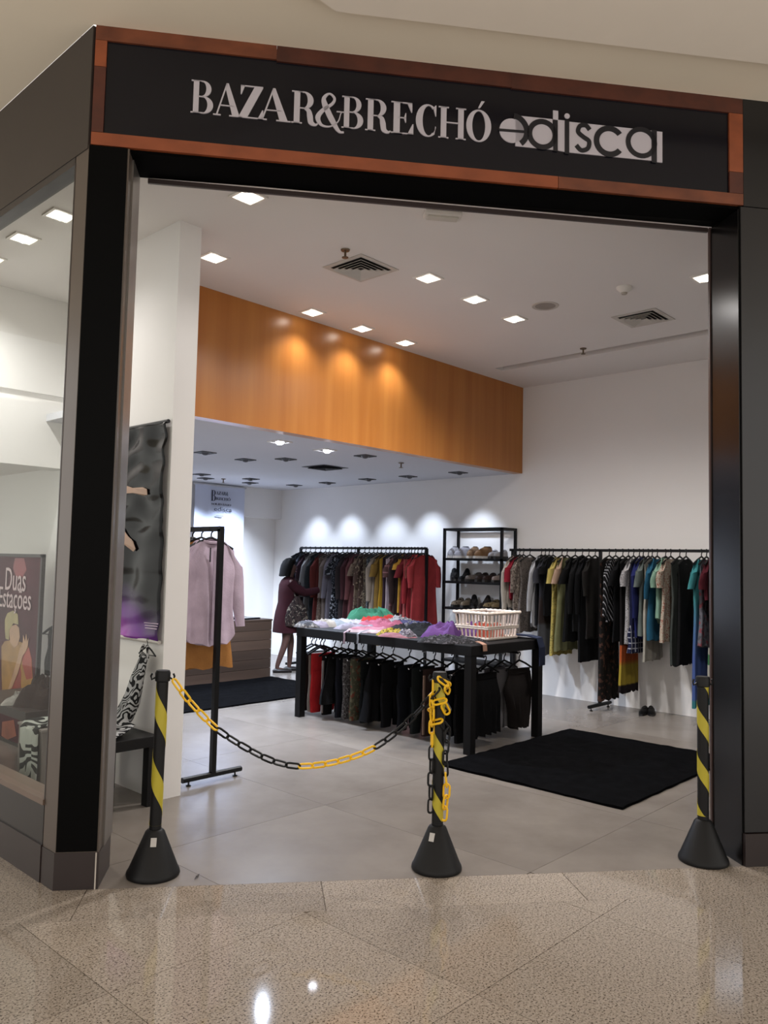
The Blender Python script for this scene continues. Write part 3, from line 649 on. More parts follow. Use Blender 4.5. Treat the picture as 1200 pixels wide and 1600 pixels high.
DN = {'blk': '121214', 'char': '2c2d31', 'navy': '1a1f3c'}
def hung(px, ybot, kind, label, m, X, zr, rackname, slv=None, dx=-.02, sw=.2, **kw):
    Y = on(px, 860, 0, X)[1]
    nz = zr-.060
    zb = at_xy(X-.12, Y, ybot); rz = random.uniform(-.03, .03)
    L = max(.35, nz-zb)
    hanger((X, Y, nz), rz, 'black plastic hanger on the %s' % rackname, 'black hangers on the %s' % rackname)
    return garment(kind, label, (X+dx*.0, Y, nz-.012), rz, m, L, 'clothes hanging on the %s' % rackname, slv=slv, sw=sw, **kw)
BW = 'rail along the white back wall'
R_ = [
 (806, 948, 'shirt', 'cream blouse with lace cuffs, first on the wall rail next to the shoe shelf', cloth('c9bfb0'), 'long', {}),
 (812, 935, 'top', 'crimson top squeezed behind the cream blouse', cloth('a01f32'), 'short', {}),
 (818, 950, 'top', 'taupe and cream patterned blouse with loose sleeves', printed('8f8074', ['b3a394', '5d4f48'], 30), 'half', {}),
 (828, 985, 'dress', 'grey-brown knitted dress with a dotted edge', printed('6f655d', ['4a423d'], 60), None, {}),
 (846, 980, 'shirt', 'white long-sleeved shirt hanging over grey trousers', cloth('b9b9be'), 'long', {}),
 (852, 975, 'jacket', 'black waistcoat beside the white shirt', cloth('17171b'), None, {}),
 (858, 1022, 'dress', 'charcoal short-sleeved dress with a brown lower half', printed('3a3a42', [(.45, '3a3a42'), (.5, '3b302e'), (.75, '3b302e'), (.78, '55565e'), (1., '55565e')], 1.0, 'ombre'), 'short', {}),
 (864, 960, 'top', 'plain black cap-sleeved top before the yellow dress', cloth('101012'), 'cap', {}),
 (878, 1021, 'dress', 'yellow cap-sleeved dress with olive printed skirt', printed('c2ab52', ['8d8440'], 55), 'short', {'m2': cloth('c9b25c')}),
 (886, 1014, 'dress', 'olive dress with a peach sleeve half hidden by the yellow dress', cloth('77764f'), 'short', {'m2': cloth('bd9a80')}),
 (899, 1000, 'dress', 'black lace dress with short sleeves and pointed hem', cloth('0e0e10'), 'short', {}),
 (910, 985, 'jacket', 'black long-sleeved jacket between two black dresses', cloth('141416'), 'long', {}),
 (920, 1031, 'dress', 'black knee-length dress with a flared hem', cloth('0c0c0e'), 'long', {}),
 (930, 995, 'top', 'long dark brown-black tunic with a small flower on the chest', printed('1d1917', ['211c1a'], 8), 'half', {}),
 (952, 1092, 'dress', 'black maxi dress printed with large rust flowers', printed('15110f', ['15110f', '523529'], 15), None, {'hem': .2}),
 (962, 968, 'top', 'black blouse with thin white diagonal stripes', printed('0f0f12', ['b0b0b6'], 24, 'diag'), 'long', {}),
 (973, 1000, 'dress', 'black dress on the wall rail next to the striped blouse', cloth('0d0d10'), 'short', {}),
 (982, 1080, 'dress', 'black dress with orange and yellow tiered skirt', printed('100e10', [(.665, '180f12'), (.675, 'b84c1c'), (.79, 'c2581e'), (.83, 'b89c2a'), (.965, 'b89c2a'), (.975, '1c0f12'), (1., '1c0f12')], 1.37, 'ombre'), None, {'hem': .22}),
 (990, 1003, 'dress', 'white dress speckled with small black dots', printed('bdbabb', ['1d1d20'], 70, 'dots'), 'short', {'sw': .17, 'hem': .17}),
 (999, 1016, 'dress', 'navy dress with a white checked hem', cloth('191e40'), None, {'hemband': (printed('1b2145', ['b9bccb'], 18, 'grid'), .72)}),
 (1005, 995, 'jacket', 'royal blue long-sleeved jacket over the checked dress', cloth('1f2763'), 'long', {}),
 (1013, 990, 'top', 'grey-green T-shirt with wide sleeves', cloth('66706c'), 'short', {}),
 (1019, 1030, 'dress', 'off-white sleeveless dress with straight hem', cloth('b5b0a2'), None, {}),
 (1027, 998, 'top', 'teal blue long top beside the mint shirt', cloth('235f80'), 'half', {}),
 (1040, 972, 'shirt', 'mint green shirt with short sleeves among cream dresses', cloth('8ab49c'), 'short', {}),
 (1048, 1000, 'dress', 'cream dress with small coral flower print', printed('c0af98', ['a8604f', 'd0c4b2'], 55), 'short', {}),
 (1062, 1038, 'dress', 'dark olive-grey sleeveless sheath dress', cloth('454b46'), None, {}),
 (1072, 1036, 'dress', 'plain black sheath dress before the turquoise gown', cloth('121214'), None, {}),
 (1096, 1102, 'dress', 'long turquoise to blue ombre gown with puffed sleeves', printed('3a9a9f', [(.28, '3f9298'), (.48, '5079b0'), (.66, '4a62a8'), (.94, '4560a8'), (.955, '2f7f86')], 1.46, 'ombre'), 'short', {'sw': .19}),
 (1104, 1008, 'dress', 'grey dress with blurred red and pink flower print', printed('74747e', ['9d4e5a', '55555f'], 18), None, {'sw': .17}),
 (1113, 937, 'top', 'burgundy short blouse hanging in front of a black dress', cloth('5c1a26'), 'short', {}),
 (1120, 1052, 'dress', 'black dress with white and green striped hem', printed('121013', [(.78, '121013'), (.79, 'b9b7a8'), (.84, 'b9b7a8'), (.845, '3f7a4c'), (.93, '3f7a4c'), (.935, 'b9b7a8'), (1., 'b9b7a8')], 1.1, 'ombre'), None, {}),
 (1134, 1085, 'dress', 'long dark blue dress at the far end by the black jamb', cloth('2b3a80'), None, {}),
]
for px, yb, k, lab, m, slv, kw in R_: hung(px, yb, k, lab, m, RXR, ZR, BW, slv, **kw)

MW = 'rail behind the clothes table'
M_ = [
 (472, 'jacket', 'dark navy jacket at the wall end of the middle rail', cloth('1e2433'), 'long'),
 (478, 'dress', 'slate grey-blue dress near the woman', cloth('4a505c'), 'short'),
 (485, 'dress', 'dark plum long-sleeved dress near the woman', cloth('38222c'), 'long'),
 (493, 'jacket', 'pale grey long coat with smooth sleeves', cloth('8f8c8c'), 'long'),
 (501, 'jacket', 'charcoal jacket behind the pale grey coat', cloth('2f3236'), 'long'),
 (509, 'dress', 'rust red dress with tan trim on the middle rail', cloth('6e2b26'), 'long'),
 (515, 'dress', 'brownish beige patterned dress beside the rust red one', printed('6b574b', ['8a7666'], 40), None),
 (521, 'jacket', 'taupe cardigan between rust and grey clothes', cloth('7a6b62'), 'long'),
 (527, 'jacket', 'soft mauve-grey long cardigan', cloth('77707a'), 'long'),
 (536, 'dress', 'black dress with white blossom print', printed('15171d', ['a9aab2'], 34), 'short'),
 (543, 'dress', 'black dress with tiny grey sprigs', printed('17181e', ['5a5c66'], 60), 'half'),
 (549, 'jacket', 'charcoal brown coat in the middle of the rail', cloth('33292a'), 'long'),
 (555, 'dress', 'dark maroon-brown long dress', cloth('4a2628'), 'long'),
 (562, 'dress', 'dusty maroon knit dress by the centre post', cloth('6d3d3d'), 'long'),
 (570, 'dress', 'tan dress with faded leaf print', printed('7c6652', ['54433a'], 34), 'short'),
 (577, 'dress', 'brown dress with cream flowers', printed('4d372d', ['9a836b'], 28), 'half'),
 (584, 'dress', 'olive-brown snakeskin print dress', printed('5a4b3a', ['2c2620', '857357'], 40), None),
 (590, 'dress', 'grey-blue patterned skirt dress under brown blouse', printed('4b5054', ['7e7f80'], 40), None),
 (596, 'jacket', 'beige smooth cardigan on the middle rail', cloth('998876'), 'long'),
 (603, 'top', 'ochre draped blouse next to the mustard dress', cloth('7d5d22'), 'short'),
 (609, 'dress', 'bright mustard yellow dress', cloth('b0821c'), None),
 (615, 'dress', 'deep aubergine dress beside the mustard one', cloth('301c26'), None),
 (620, 'top', 'pale pink strappy top among dark dresses', cloth('b09a9c'), None),
 (626, 'dress', 'brown and pink tartan dress', printed('4f2f2b', ['8a5a58'], 12, 'grid'), 'short'),
 (632, 'jacket', 'dark chocolate jacket before the reds', cloth('30201c'), 'long'),
 (639, 'top', 'golden ochre cap-sleeved top above the red dresses', cloth('b57f22'), 'cap'),
 (643, 'dress', 'deep crimson dress on the middle rail', cloth('701a1e'), 'short'),
 (648, 'dress', 'coral pink sleeveless dress between reds', cloth('9d4440'), None),
 (653, 'shirt', 'scarlet long shirt on the middle rail', cloth('932024'), 'long'),
 (659, 'dress', 'brick brown-red dress close to the end post', cloth('6b2c22'), 'short'),
 (664, 'dress', 'wide red tunic dress hanging outermost beside the end post', cloth('9a2b2c'), 'half'),
]
for i, (px, k, lab, m, slv) in enumerate(M_):
    L = {'dress': 1.12, 'jacket': 1.0, 'top': .72, 'shirt': .95}[k]+random.uniform(-.06, .06)
    Y = ym(px); nz = 1.717-.060; rz = random.uniform(-.03, .03)
    hanger((RXM, Y, nz), rz, 'black plastic hanger on the '+MW, 'black hangers on the '+MW)
    garment(k, lab, (RXM, Y, nz-.012), rz, m, L, 'clothes hanging on the '+MW, slv=slv, sw=.2 if px < 664 else .24)

# rail beside the partition with the lilac shirt
RXL, ZRL = 3.30, 1.735
rail('clothes_rack', 'black metal clothes rail beside the white partition with a lilac shirt', RXL, 4.63, 5.86, ZRL, (4.645, 5.84), .24, w=.035)
LW = 'rail beside the partition'
def lh(Y, rz=0):
    hanger((RXL, Y, ZRL-.062), rz, 'black plastic hanger on the '+LW, 'black hangers on the '+LW)
    return (RXL, Y, ZRL-.074), rz
LIL = cloth('dcc4da')
p, rz = lh(4.76, .06)
sh = garment('shirt', 'lilac long-sleeved button shirt hanging nearest the rail post', p, rz, LIL, .74, 'clothes on the '+LW, slv='long', sw=.215, waist=.20, hem=.215, t=.04, out=.085)
link('neck_tape', MB().box(-.045, -.052, -.16, -.037, -.047, -.06), mat('1a1a1c', .6), sh)
link('placket', MB().box(-.02, -.066, -.70, .02, -.060, -.08), LIL, sh)
p, rz = lh(4.88, -.05); garment('dress', 'bright orange pleated dress behind the lilac shirt', p, rz, cloth('cf8a44'), .92, 'clothes on the '+LW, slv='half', sw=.23, hem=.29)
p, rz = lh(4.99, .05); garment('top', 'coral orange blouse on the partition rail', p, rz, cloth('c96a3c'), .62, 'clothes on the '+LW, slv='short', sw=.17)
p, rz = lh(5.10, 0); garment('top', 'pale yellow top between orange clothes', p, rz, cloth('cdb06a'), .60, 'clothes on the '+LW, slv='cap', sw=.18)
p, rz = lh(5.22, .1); garment('dress', 'amber yellow dress with wide sleeves behind the shirt', p, rz, cloth('a8791e'), .88, 'clothes on the '+LW, slv='half', sw=.25, hem=.27)
p, rz = lh(5.38, 0); garment('dress', 'orange patterned dress deep on the partition rail', p, rz, printed('bb6b30', ['d39a5a'], 25), .9, 'clothes on the '+LW, sw=.2)
p, rz = lh(5.55, 0); garment('jacket', 'dark brown jacket deep on the partition rail', p, rz, cloth('2a1d18'), .8, 'clothes on the '+LW, slv='long')
# ------------------------------------------------------------------ display table with clothes hanging below
TX0, TX1, TY0, TY1, TZ = 5.22, 6.30, 3.88, 6.03, .87
tb = thing('display_table', 'long black wooden display table piled with clothes', 'table', (5.76, 4.955, 0))
def tw(nm, mb, m): return part_world(nm, mb, m, tb)
TBM = mat('0b0a0b', .6, spec=.2, var=.08)
bevel(tw('table_top', MB().box(TX0, TY0, TZ-.085, TX1, TY1, TZ), TBM), .006)
for x in (TX0+.04, TX1-.04):
    for y in (TY0+.04, TY1-.04): tw('leg', MB().box(x-.035, y-.035, 0, x+.035, y+.035, TZ-.085), TBM)
for x in (5.52, 6.03): tw('hanging_bar', MB().tube([(x, TY0+.1, .755), (x, TY1-.1, .755)], .011, 8), MBLACK)
UW = 'bars under the table'
def under(X, Y, ybot, kind, label, m, m2=None, drop=.09, xo=-.14, **kw):
    nz = .755-.06; zb = max(.09, at_xy(X+xo, Y, ybot)); rz = random.uniform(-.04, .04)
    hm = random.choice((PLBLK, PLBLK, CHROME))
    hanger((X, Y, nz-.02), rz, ('thin black hanger' if hm is PLBLK else 'shiny metal hanger')+' hooked on the '+UW, ('black' if hm is PLBLK else 'metal')+' hangers on the '+UW, hm)
    return garment(kind, label, (X, Y, nz-.02), rz, m, max(.3, nz-zb), 'clothes hanging below the table', m2=m2, **kw)
def yu(px, X=5.40): return on(px, 1040, 0, X)[1]
K = cloth
for px, yb, k, lab, m, kw in (
  (472, 1092, 'trousers', 'faded grey-blue jeans at the far table leg', K('4a5058'), {}),
  (478, 1120, 'trousers', 'dark brown trousers beside the far table leg', K('3a2826'), {}),
  (486, 1118, 'trousers', 'pale beige trousers half behind the red ones', K('a89a90'), {}),
  (491, 1131, 'trousers', 'bright red trousers below the table', K('e0262c'), {}),
  (508, 1112, 'trousers', 'black track trousers with white side stripes', K('141416'), {'m2': K('b4a6a6')}),
  (519, 1095, 'skirt', 'wide black skirt on the bar under the table', K('0f0f11'), {}),
  (530, 1142, 'trousers', 'narrow dark navy trousers under the table', K('191b24'), {}),
  (541, 1136, 'trousers', 'grey snakeskin print trousers', printed('5f5b5c', ['8d8a8c', '3a3636'], 45), {}),
  (552, 1149, 'trousers', 'green and orange flower print trousers', printed('5b5c48', ['8b4a38', '7c7a5e'], 20), {}),
  (568, 1138, 'trousers', 'very dark green trousers beside the flower print pair', K('14181a'), {}),
  (583, 1162, 'skirt', 'large black skirt hanging almost to the floor', K('0b0b0d'), {'hem': .26}),
  (600, 1160, 'trousers', 'black suit trousers next to the large skirt', K('101013'), {}),
  (626, 1158, 'trousers', 'midnight blue trousers under the table front', K('12141d'), {}),
  (648, 1160, 'trousers', 'dark grey-green trousers under the table front', K('1d2322'), {}),
  (665, 1172, 'trousers', 'brown trousers with tan side stripes behind the yellow chain post', K('3d2b27'), {'m2': K('a58472')}),
  (694, 1166, 'skirt', 'blue-black long skirt close to the near table leg', K('11141d'), {'hem': .19}),
  (716, 1150, 'trousers', 'jet black trousers by the near table leg', K('0d0d10'), {})):
    under(5.52, yu(px), yb, k, lab, m, **kw)
for Y, yb, k, lab, m, kw in ((4.02, 1142, 'skirt', 'plain black skirt at the short end of the table', K('0c0c0e'), {'hem': .18}),):
    under(5.60, Y, yb, k, lab, m, xo=0, **kw)
for Y, yb, k, lab, m, kw in (
  (4.10, 1125, 'trousers', 'white sheer trousers at the short end of the table', K('8f8d90'), {}),
  (4.20, 1128, 'trousers', 'light grey trousers at the short end of the table', K('77757a'), {}),
  (4.02, 1132, 'skirt', 'dark brown velvet skirt at the short end of the table', K('2b2523'), {'hem': .10})):
    under(6.00 if k == 'trousers' else 6.12, Y, yb, k, lab, m, xo=0, **kw)

# ------------------------------------------------------------------ heaps of clothes on the table
def heap_mb(w, d, h, seed, crease=1.):
    off = Vector((seed*3.7, seed*1.3, seed*.71)); n = 40; R = 14; rings = []
    for i in range(R+1):
        f = i/R; g = []
        for k in range(n):
            a = 2*pi*k/n; e = 1+.5*noise.noise(Vector((cos(a)*1.3, sin(a)*1.3, 0))+off)
            x, y = cos(a)*w/2*f*e, sin(a)*d/2*f*e
            z = h*.78*(1-f**5)
            z *= .75+.6*noise.noise(Vector((x*6, y*6, 2))+off)
            r1 = 1-abs(noise.noise(Vector((x*9+y*5, y*15-x*4, 5))+off))*2.2; r2 = 1-abs(noise.noise(Vector((x*26, y*22, 8))+off))*2.2
            z += crease*h*(.42*max(0, r1)**2+.20*max(0, r2)**2)*(1-f**6)
            g.append((x, y, max(.002 if f < 1 else 0, z)))
        rings.append(g)
    rings[0] = [(x*.02, y*.02, rings[0][0][2]) for x, y, z in rings[1]]
    return MB().loft(rings[::-1])
HP = 'clothes heaped on the table'
heaps = [
 (474, 968, .16, .14, .05, printed('59524d', ['88817a', '322c28'], 40), 'grey-brown printed scarf at the far end of the table', 'scarf'),
 (484, 961, .18, .12, .05, K('47464b'), 'dark grey folded knit by the far end', 'sweater'),
 (493, 971, .20, .14, .05, K('81757f'), 'pale mauve blouse crumpled at the table edge', 'blouse'),
 (508, 968, .22, .16, .06, K('9b9183'), 'cream frilled top with ruffles', 'top'),
 (503, 976, .20, .12, .035, K('886468'), 'dusty pink top poking out below the cream one', 'top'),
 (527, 963, .28, .18, .05, K('787d81'), 'light blue-grey shirt lying flat', 'shirt'),
 (543, 966, .26, .14, .05, K('929395'), 'pale grey folded shirt with a stiff collar', 'shirt'),
 (541, 974, .30, .16, .055, K('9a9597'), 'white lace-edged blouse near the table front', 'blouse'),
 (563, 972, .34, .20, .05, K('979293'), 'white cotton top spread over the middle of the table', 'top'),
 (556, 980, .26, .14, .045, K('827b86'), 'pale lilac strappy top at the front edge', 'top'),
 (569, 963, .22, .16, .07, printed('302824', ['4e433c'], 30), 'dark brown leather-like bundle behind the white tops', 'bundle'),
 (606, 966, .36, .24, .06, K('1a4c64'), 'teal blue garment under the green one', 'garment'),
 (610, 961, .34, .22, .11, K('276649'), 'green garment heaped on top of the teal one', 'garment'),
 (634, 968, .24, .16, .06, K('938e88'), 'off-white bundle beside the green heap', 'bundle'),
 (597, 977, .36, .20, .07, K('954b5e'), 'bright rose pink garment in the middle of the table', 'garment'),
 (579, 985, .30, .14, .045, printed('a16673', ['b8a1a4'], 20, 'stripe'), 'pink and white striped top at the front edge', 'top'),
 (648, 976, .34, .20, .06, K('31304e'), 'indigo purple garment between pink and black heaps', 'garment'),
 (612, 994, .22, .12, .03, K('935e68'), 'salmon pink strap top under the yellow print', 'top'),
 (618, 989, .24, .15, .055, printed('a28819', ['302a0f'], 45), 'yellow garment with black print near the table front', 'garment'),
 (637, 992, .14, .12, .06, printed('78727e', ['a8a2a8', '3f3a44'], 40), 'small grey and white print bundle', 'bundle'),
 (664, 968, .30, .22, .09, K('a1231c'), 'vivid red garment heaped by the white basket', 'garment'),
 (676, 962, .22, .14, .07, K('8d3243'), 'raspberry pink garment behind the red heap', 'garment'),
 (688, 970, .20, .18, .09, printed('8e8b8b', ['4c494d'], 30), 'white and grey print garment beside the red heap', 'garment'),
 (704, 965, .28, .18, .07, K('131215'), 'black garment behind the print one', 'garment'),
 (702, 974, .18, .14, .06, printed('636066', ['242226'], 40), 'grey flecked garment leaning on the basket', 'garment'),
 (666, 986, .42, .26, .085, K('0e0e10'), 'large black garment heaped at the table front', 'garment'),
 (700, 1000, .40, .20, .05, printed('252326', ['5b575e', '131215'], 40), 'dark grey floral garment under the purple one', 'garment'),
 (716, 988, .40, .22, .12, K('663f81'), 'purple garment spread in front of the white basket', 'garment'),
]
for i, (px, py, w, d, h, m, lab, cat) in enumerate(heaps):
    p = fl(px, py, TZ+h*.35); p = p*min(1, (TY1-.06)/p[1]); x = min(max(p[0], TX0+.02+min(w, d)/2), TX1-.1); y = min(max(p[1], TY0+.10), TY1-.05)
    w, d, h = w*1.5, d*1.6, h*1.05
    lift = .05 if 'on top of' in lab else .001
    o = link('folded_'+cat if cat in ('shirt', 'sweater') else 'crumpled_'+('camisole' if cat == 'top' else cat), heap_mb(w, d, h, i+1), m, None, (x, y, TZ+lift), pi*.72+random.uniform(-.5, .5), sm=True)
    tag(o, lab, cat, HP)
# straps, price tag and jeans hanging over the table edges
def strip(pts, wv, m, name, label, cat, t=.004):
    mb = MB(); wv = Vector(wv)/2; up = []
    for i, p in enumerate(pts): up.append(Vector(p))
    nrm = [Vector((0, 0, 1)) if i == 0 else (Vector((up[i]-up[i-1])).cross(wv)).normalized() for i in range(len(up))]
    rings = [[up[i]-wv, up[i]+wv, up[i]+wv+nrm[i]*t, up[i]-wv+nrm[i]*t] for i in range(len(up))]
    o = link(name, mb.loft(rings), m); return tag(o, label, cat)
def edge_strap(px, ylow, m, label, w=.022):
    y = on(px, 985, 0, TX0)[1]; zlow = at_xy(TX0-.01, y, ylow)
    return strip([(TX0+.14, y, TZ+.03), (TX0+.02, y, TZ+.012), (TX0-.010, y, TZ-.002), (TX0-.012, y-.006, (TZ+zlow)/2), (TX0-.012, y, zlow)], (0, w, 0), m, 'garment_strap', label, 'strap')
edge_strap(539, 1006, K('a58a92'), 'pale pink strap hanging over the table front')
edge_strap(560, 1006, K('8f9096'), 'grey-white strap hanging over the table front')
yj = TY0
strip([(5.385, TY0+.07, TZ+.02), (5.385, TY0+.03, TZ+.014), (5.38, TY0-.012, TZ), (5.38, TY0-.016, TZ-.05)], (.055, 0, 0), K('b98a72'), 'price_tag', 'peach coloured tag hanging off the table end below the purple garment', 'tag')
DEN = K('2c3550')
strip([(6.22, TY0+.26, TZ+.02), (6.22, TY0+.1, TZ+.022), (6.215, TY0-.01, TZ+.008), (6.225, TY0-.025, TZ-.07), (6.235, TY0-.022, TZ-.15), (6.225, TY0-.028, TZ-.23)], (.12, .02, 0), DEN, 'denim_jeans', 'blue denim jeans hanging over the table corner beside the basket', 'jeans', .009)

# ------------------------------------------------------------------ white wicker basket
BX0, BX1, BY0, BY1, BZ = 5.65, 6.135, 4.03, 4.40, TZ+.001
bk = thing('wicker_basket', 'white woven wicker basket with open slats on the table end', 'basket', ((BX0+BX1)/2, (BY0+BY1)/2, BZ))
hx, hy, hh = (BX1-BX0)/2, (BY1-BY0)/2, .245; WIC = mat('cfc2b6', .7, var=.12, vscale=40., bump=.4, bscale=80)
def brect(k, z): return [(-hx*k, -hy*k, z), (hx*k, -hy*k, z), (hx*k, hy*k, z), (-hx*k, hy*k, z)]
def braid(k, z, r, nm):
    c = brect(k, z); pts = []
    for i in range(4):
        a, b = Vector(c[i]), Vector(c[(i+1) % 4]); n = 14
        for j in range(n): pts.append(a.lerp(b, j/n)+Vector((0, 0, .001*(-1)**j)))
    link(nm, MB().tube(pts, [r*(1+.08*(-1)**i) for i in range(len(pts))], 7, close=True), WIC, bk, sm=True)
braid(1., hh-.012, .015, 'rim'); braid(.955, .115, .009, 'middle_band'); braid(.955, .10, .009, 'middle_band'); braid(.90, .014, .013, 'bottom_band')
link('basket_floor', MB().box(-hx*.88, -hy*.88, .004, hx*.88, hy*.88, .012), WIC, bk)
for i in range(4):
    a0, b0 = Vector(brect(.9, .014)[i]), Vector(brect(.9, .014)[(i+1) % 4]); a1, b1 = Vector(brect(1, hh-.015)[i]), Vector(brect(1, hh-.015)[(i+1) % 4])
    n = 10 if i % 2 == 0 else 8
    for j in range(n): link('stave', MB().bar(a0.lerp(b0, (j+.5)/n), a1.lerp(b1, (j+.5)/n), .017, .006, up=(0, 1, 0) if i % 2 else (1, 0, 0)), WIC, bk)
tag(link('crumpled_garment', heap_mb(.36, .26, .12, 61), K('b8452f'), None, ((BX0+BX1)/2, (BY0+BY1)/2, BZ+.014), 0, sm=True), 'orange-red garment lying inside the white basket', 'garment')

# ------------------------------------------------------------------ shoe shelf
SX_, SXB, SYL, SYR, SZT = 8.0, 8.32, 6.43, 5.515, 1.985
ss = thing('shoe_shelf', 'black metal shelf unit with rows of shoes against the back wall', 'shelf', ((SX_+SXB)/2, (SYL+SYR)/2, 0))
def sp_(nm, mb, m=MBLACK): return part_world(nm, mb, m, ss)
for x in (SX_+.015, SXB-.015):
    for y in (SYL-.015, SYR+.015):
        sp_('post', MB().box(x-.015, y-.015, 0, x+.015, y+.015, SZT))
for z, nm in ((SZT-.015, 'top_frame'),):
    sp_(nm, MB().bar((SX_+.015, SYL, z), (SX_+.015, SYR, z), .03).bar((SXB-.015, SYL, z), (SXB-.015, SYR, z), .03).bar((SX_, SYL-.015, z), (SXB, SYL-.015, z), .03).bar((SX_, SYR+.015, z), (SXB, SYR+.015, z), .03))
shz = (1.605, 1.315, .985, .66, .33, .06)
for z in shz: sp_('shelf_board', MB().box(SX_, SYR, z-.03, SXB, SYL, z))
def shoe(kind, m, loc, rz, label, group, sole='d8d2c8', sc=1.):
    """toe along local -x"""
    o = thing('high_heel_shoe' if kind == 'pump' else ('sneaker' if kind == 'sneaker' else 'flat_shoe'), label, 'shoe', loc, rz, group); o.scale = (sc, sc, sc)
    n = 12; L = .25; rings = []
    lift = .065 if kind == 'pump' else 0
    for i in range(11):
        f = i/10; x = L*(.5-f)                                   # heel (+) to toe (-)
        w = .030+.014*sin(pi*min(1, f*1.1+.1))+(.004 if .55 < f < .9 else 0); w *= (1-max(0, f-.85)*4.2)
        base = lift*max(0, 1-f/.55)**1.3+.018
        hi = {'pump': .055-.035*sin(pi*min(1, f/.7)) if f < .7 else .05*(1-f)+.022, 'sneaker': (.085 if f < .35 else .085-.05*(f-.35)/.65), 'flat': (.06 if f < .25 else .05-.02*f)}[kind]*(1 if f < .98 else .5)
        rings.append([(x, w*cos(2*pi*k/n), base+hi*max(0, sin(2*pi*k/n))**.8) for k in range(n)])
    link('upper', MB().loft(rings), m, o, sm=True)
    sl = [[(L*(.5-i/10)*1.02, s*(.034+.014*sin(pi*min(1, i/10*1.1+.1)))*(1-max(0, i/10-.85)*3.6), lift*max(0, 1-i/10/.55)**1.3+z) for s, z in ((-1, .0), (1, .0), (1, .02), (-1, .02))] for i in range(11)]
    link('sole', MB().loft(sl), mat(sole, .6), o)
    link('opening', MB().loft([[(L*(.5-f)*.96, .024*s*sin(pi*(.15+.8*(f-.03)/.37)), lift*max(0, 1-f/.55)**1.3+{'pump': .045, 'sneaker': .098, 'flat': .062}[kind]-(.0 if kind != 'pump' else .02*f)+dz) for s, dz in ((-1, 0), (1, 0), (1, .004), (-1, .004))] for f in (.04, .12, .22, .32, .40)]), mat('1a1614', .9), o)
    if kind == 'pump': link('heel', MB().loft([[(.10+r*cos(2*pi*k/8), r*sin(2*pi*k/8), z) for k in range(8)] for r, z in ((.010, 0), (.011, .03), (.026, .07))]), m, o, sm=True)
    return o
def shy(px, py): return on(px, py, 0, 8.14)[1]
for z, py, lst in ((shz[0], 866, ((707, 'sneaker', 'a8a5aa', 'pale grey sneaker on the top shelf'), (721, 'sneaker', '9f9ca4', 'pale grey sneaker with high tongue on the top shelf'), (738, 'sneaker', '8a6a4c', 'light brown suede sneaker on the top shelf'), (754, 'sneaker', '7a5534', 'tan brown sneaker next to the light brown one'), (770, 'flat', 'b0acae', 'white ballet shoe on the top shelf'), (781, 'flat', 'a9a6aa', 'white ballet shoe beside the shelf post'))),
                   (shz[1], 905, ((710, 'pump', '0f0f12', 'black high heel on the middle shelf'), (724, 'pump', '131316', 'black high heel next to another black pair'), (739, 'flat', '6b5f58', 'taupe sandal on the middle shelf'), (752, 'flat', '3a2c28', 'dark brown loafer on the middle shelf'), (764, 'flat', '35241f', 'chocolate loafer beside the dark brown one'), (777, 'flat', '9c8880', 'dusty pink flat shoe on the middle shelf'))),
                   (shz[2], 945, ((714, 'flat', '8c7c6a', 'beige printed flat shoe on the shelf behind the basket'), (727, 'flat', '85745f', 'sand coloured flat shoe behind the basket'), (740, 'pump', '1c1a18', 'black court shoe behind the basket'), (755, 'pump', '191716', 'black court shoe next to the leopard print'), (767, 'flat', '8a744e', 'leopard print flat shoe on the shelf'), (779, 'flat', '7d6847', 'spotted tan flat shoe on the shelf')))):
    for px, k, c, lab in lst:
        shoe(k, cloth(c, .6) if 'print' not in lab else printed(c, ['4a3a2a'], 60), (8.14, shy(px, py), z), random.uniform(-.25, .45) + (0 if k != 'pump' else .3), lab, 'shoes on the black shelf', '1a1816' if k != 'sneaker' else 'b5b0aa', 1.12).scale.z = 1.5 if k != 'pump' else 1.2
shoe('flat', cloth('0e0e10', .5), (8.07, 3.76, 0), .25, 'black flat shoe on the floor below the rail, toe to the wall', 'black shoes on the floor', '0c0c0c', .95)
shoe('flat', cloth('0e0e10', .5), (8.13, 3.70, 0), .45, 'black flat shoe on the floor beside its mate', 'black shoes on the floor', '0c0c0c', .95)

# ------------------------------------------------------------------ rugs and counter
def rug(x0, y0, x1, y1, label, h=.014):
    mb = MB(); nx, ny = 26, 22
    vs = [(x0+(x1-x0)*i/nx+(random.uniform(-.004, .004) if i in (0, nx) else 0), y0+(y1-y0)*j/ny+(random.uniform(-.004, .004) if j in (0, ny) else 0), h+random.uniform(0, .006)) for j in range(ny+1) for i in range(nx+1)]
    fs = [(j*(nx+1)+i, j*(nx+1)+i+1, (j+1)*(nx+1)+i+1, (j+1)*(nx+1)+i) for j in range(ny) for i in range(nx)]
    n = len(vs); bd = [i for i in range(nx+1)]+[j*(nx+1)+nx for j in range(1, ny+1)]+[ny*(nx+1)+i for i in range(nx-1, -1, -1)]+[j*(nx+1) for j in range(ny-1, 0, -1)]
    vs += [(vs[i][0], vs[i][1], .0005) for i in bd]; fs += [(bd[k], n+k, n+(k+1) % len(bd), bd[(k+1) % len(bd)]) for k in range(len(bd))]
    cx, cy = (x0+x1)/2, (y0+y1)/2
    return tag(link('rug', MB().add([(v[0]-cx, v[1]-cy, v[2]) for v in vs], fs), RUG, None, (cx, cy, 0)), label, 'rug')
rug(4.80, 2.375, 6.74, 3.86, 'square black shaggy rug in front of the clothes table')
rug(3.9, 6.83, 6.70, 8.20, 'black rug in front of the wooden counter')
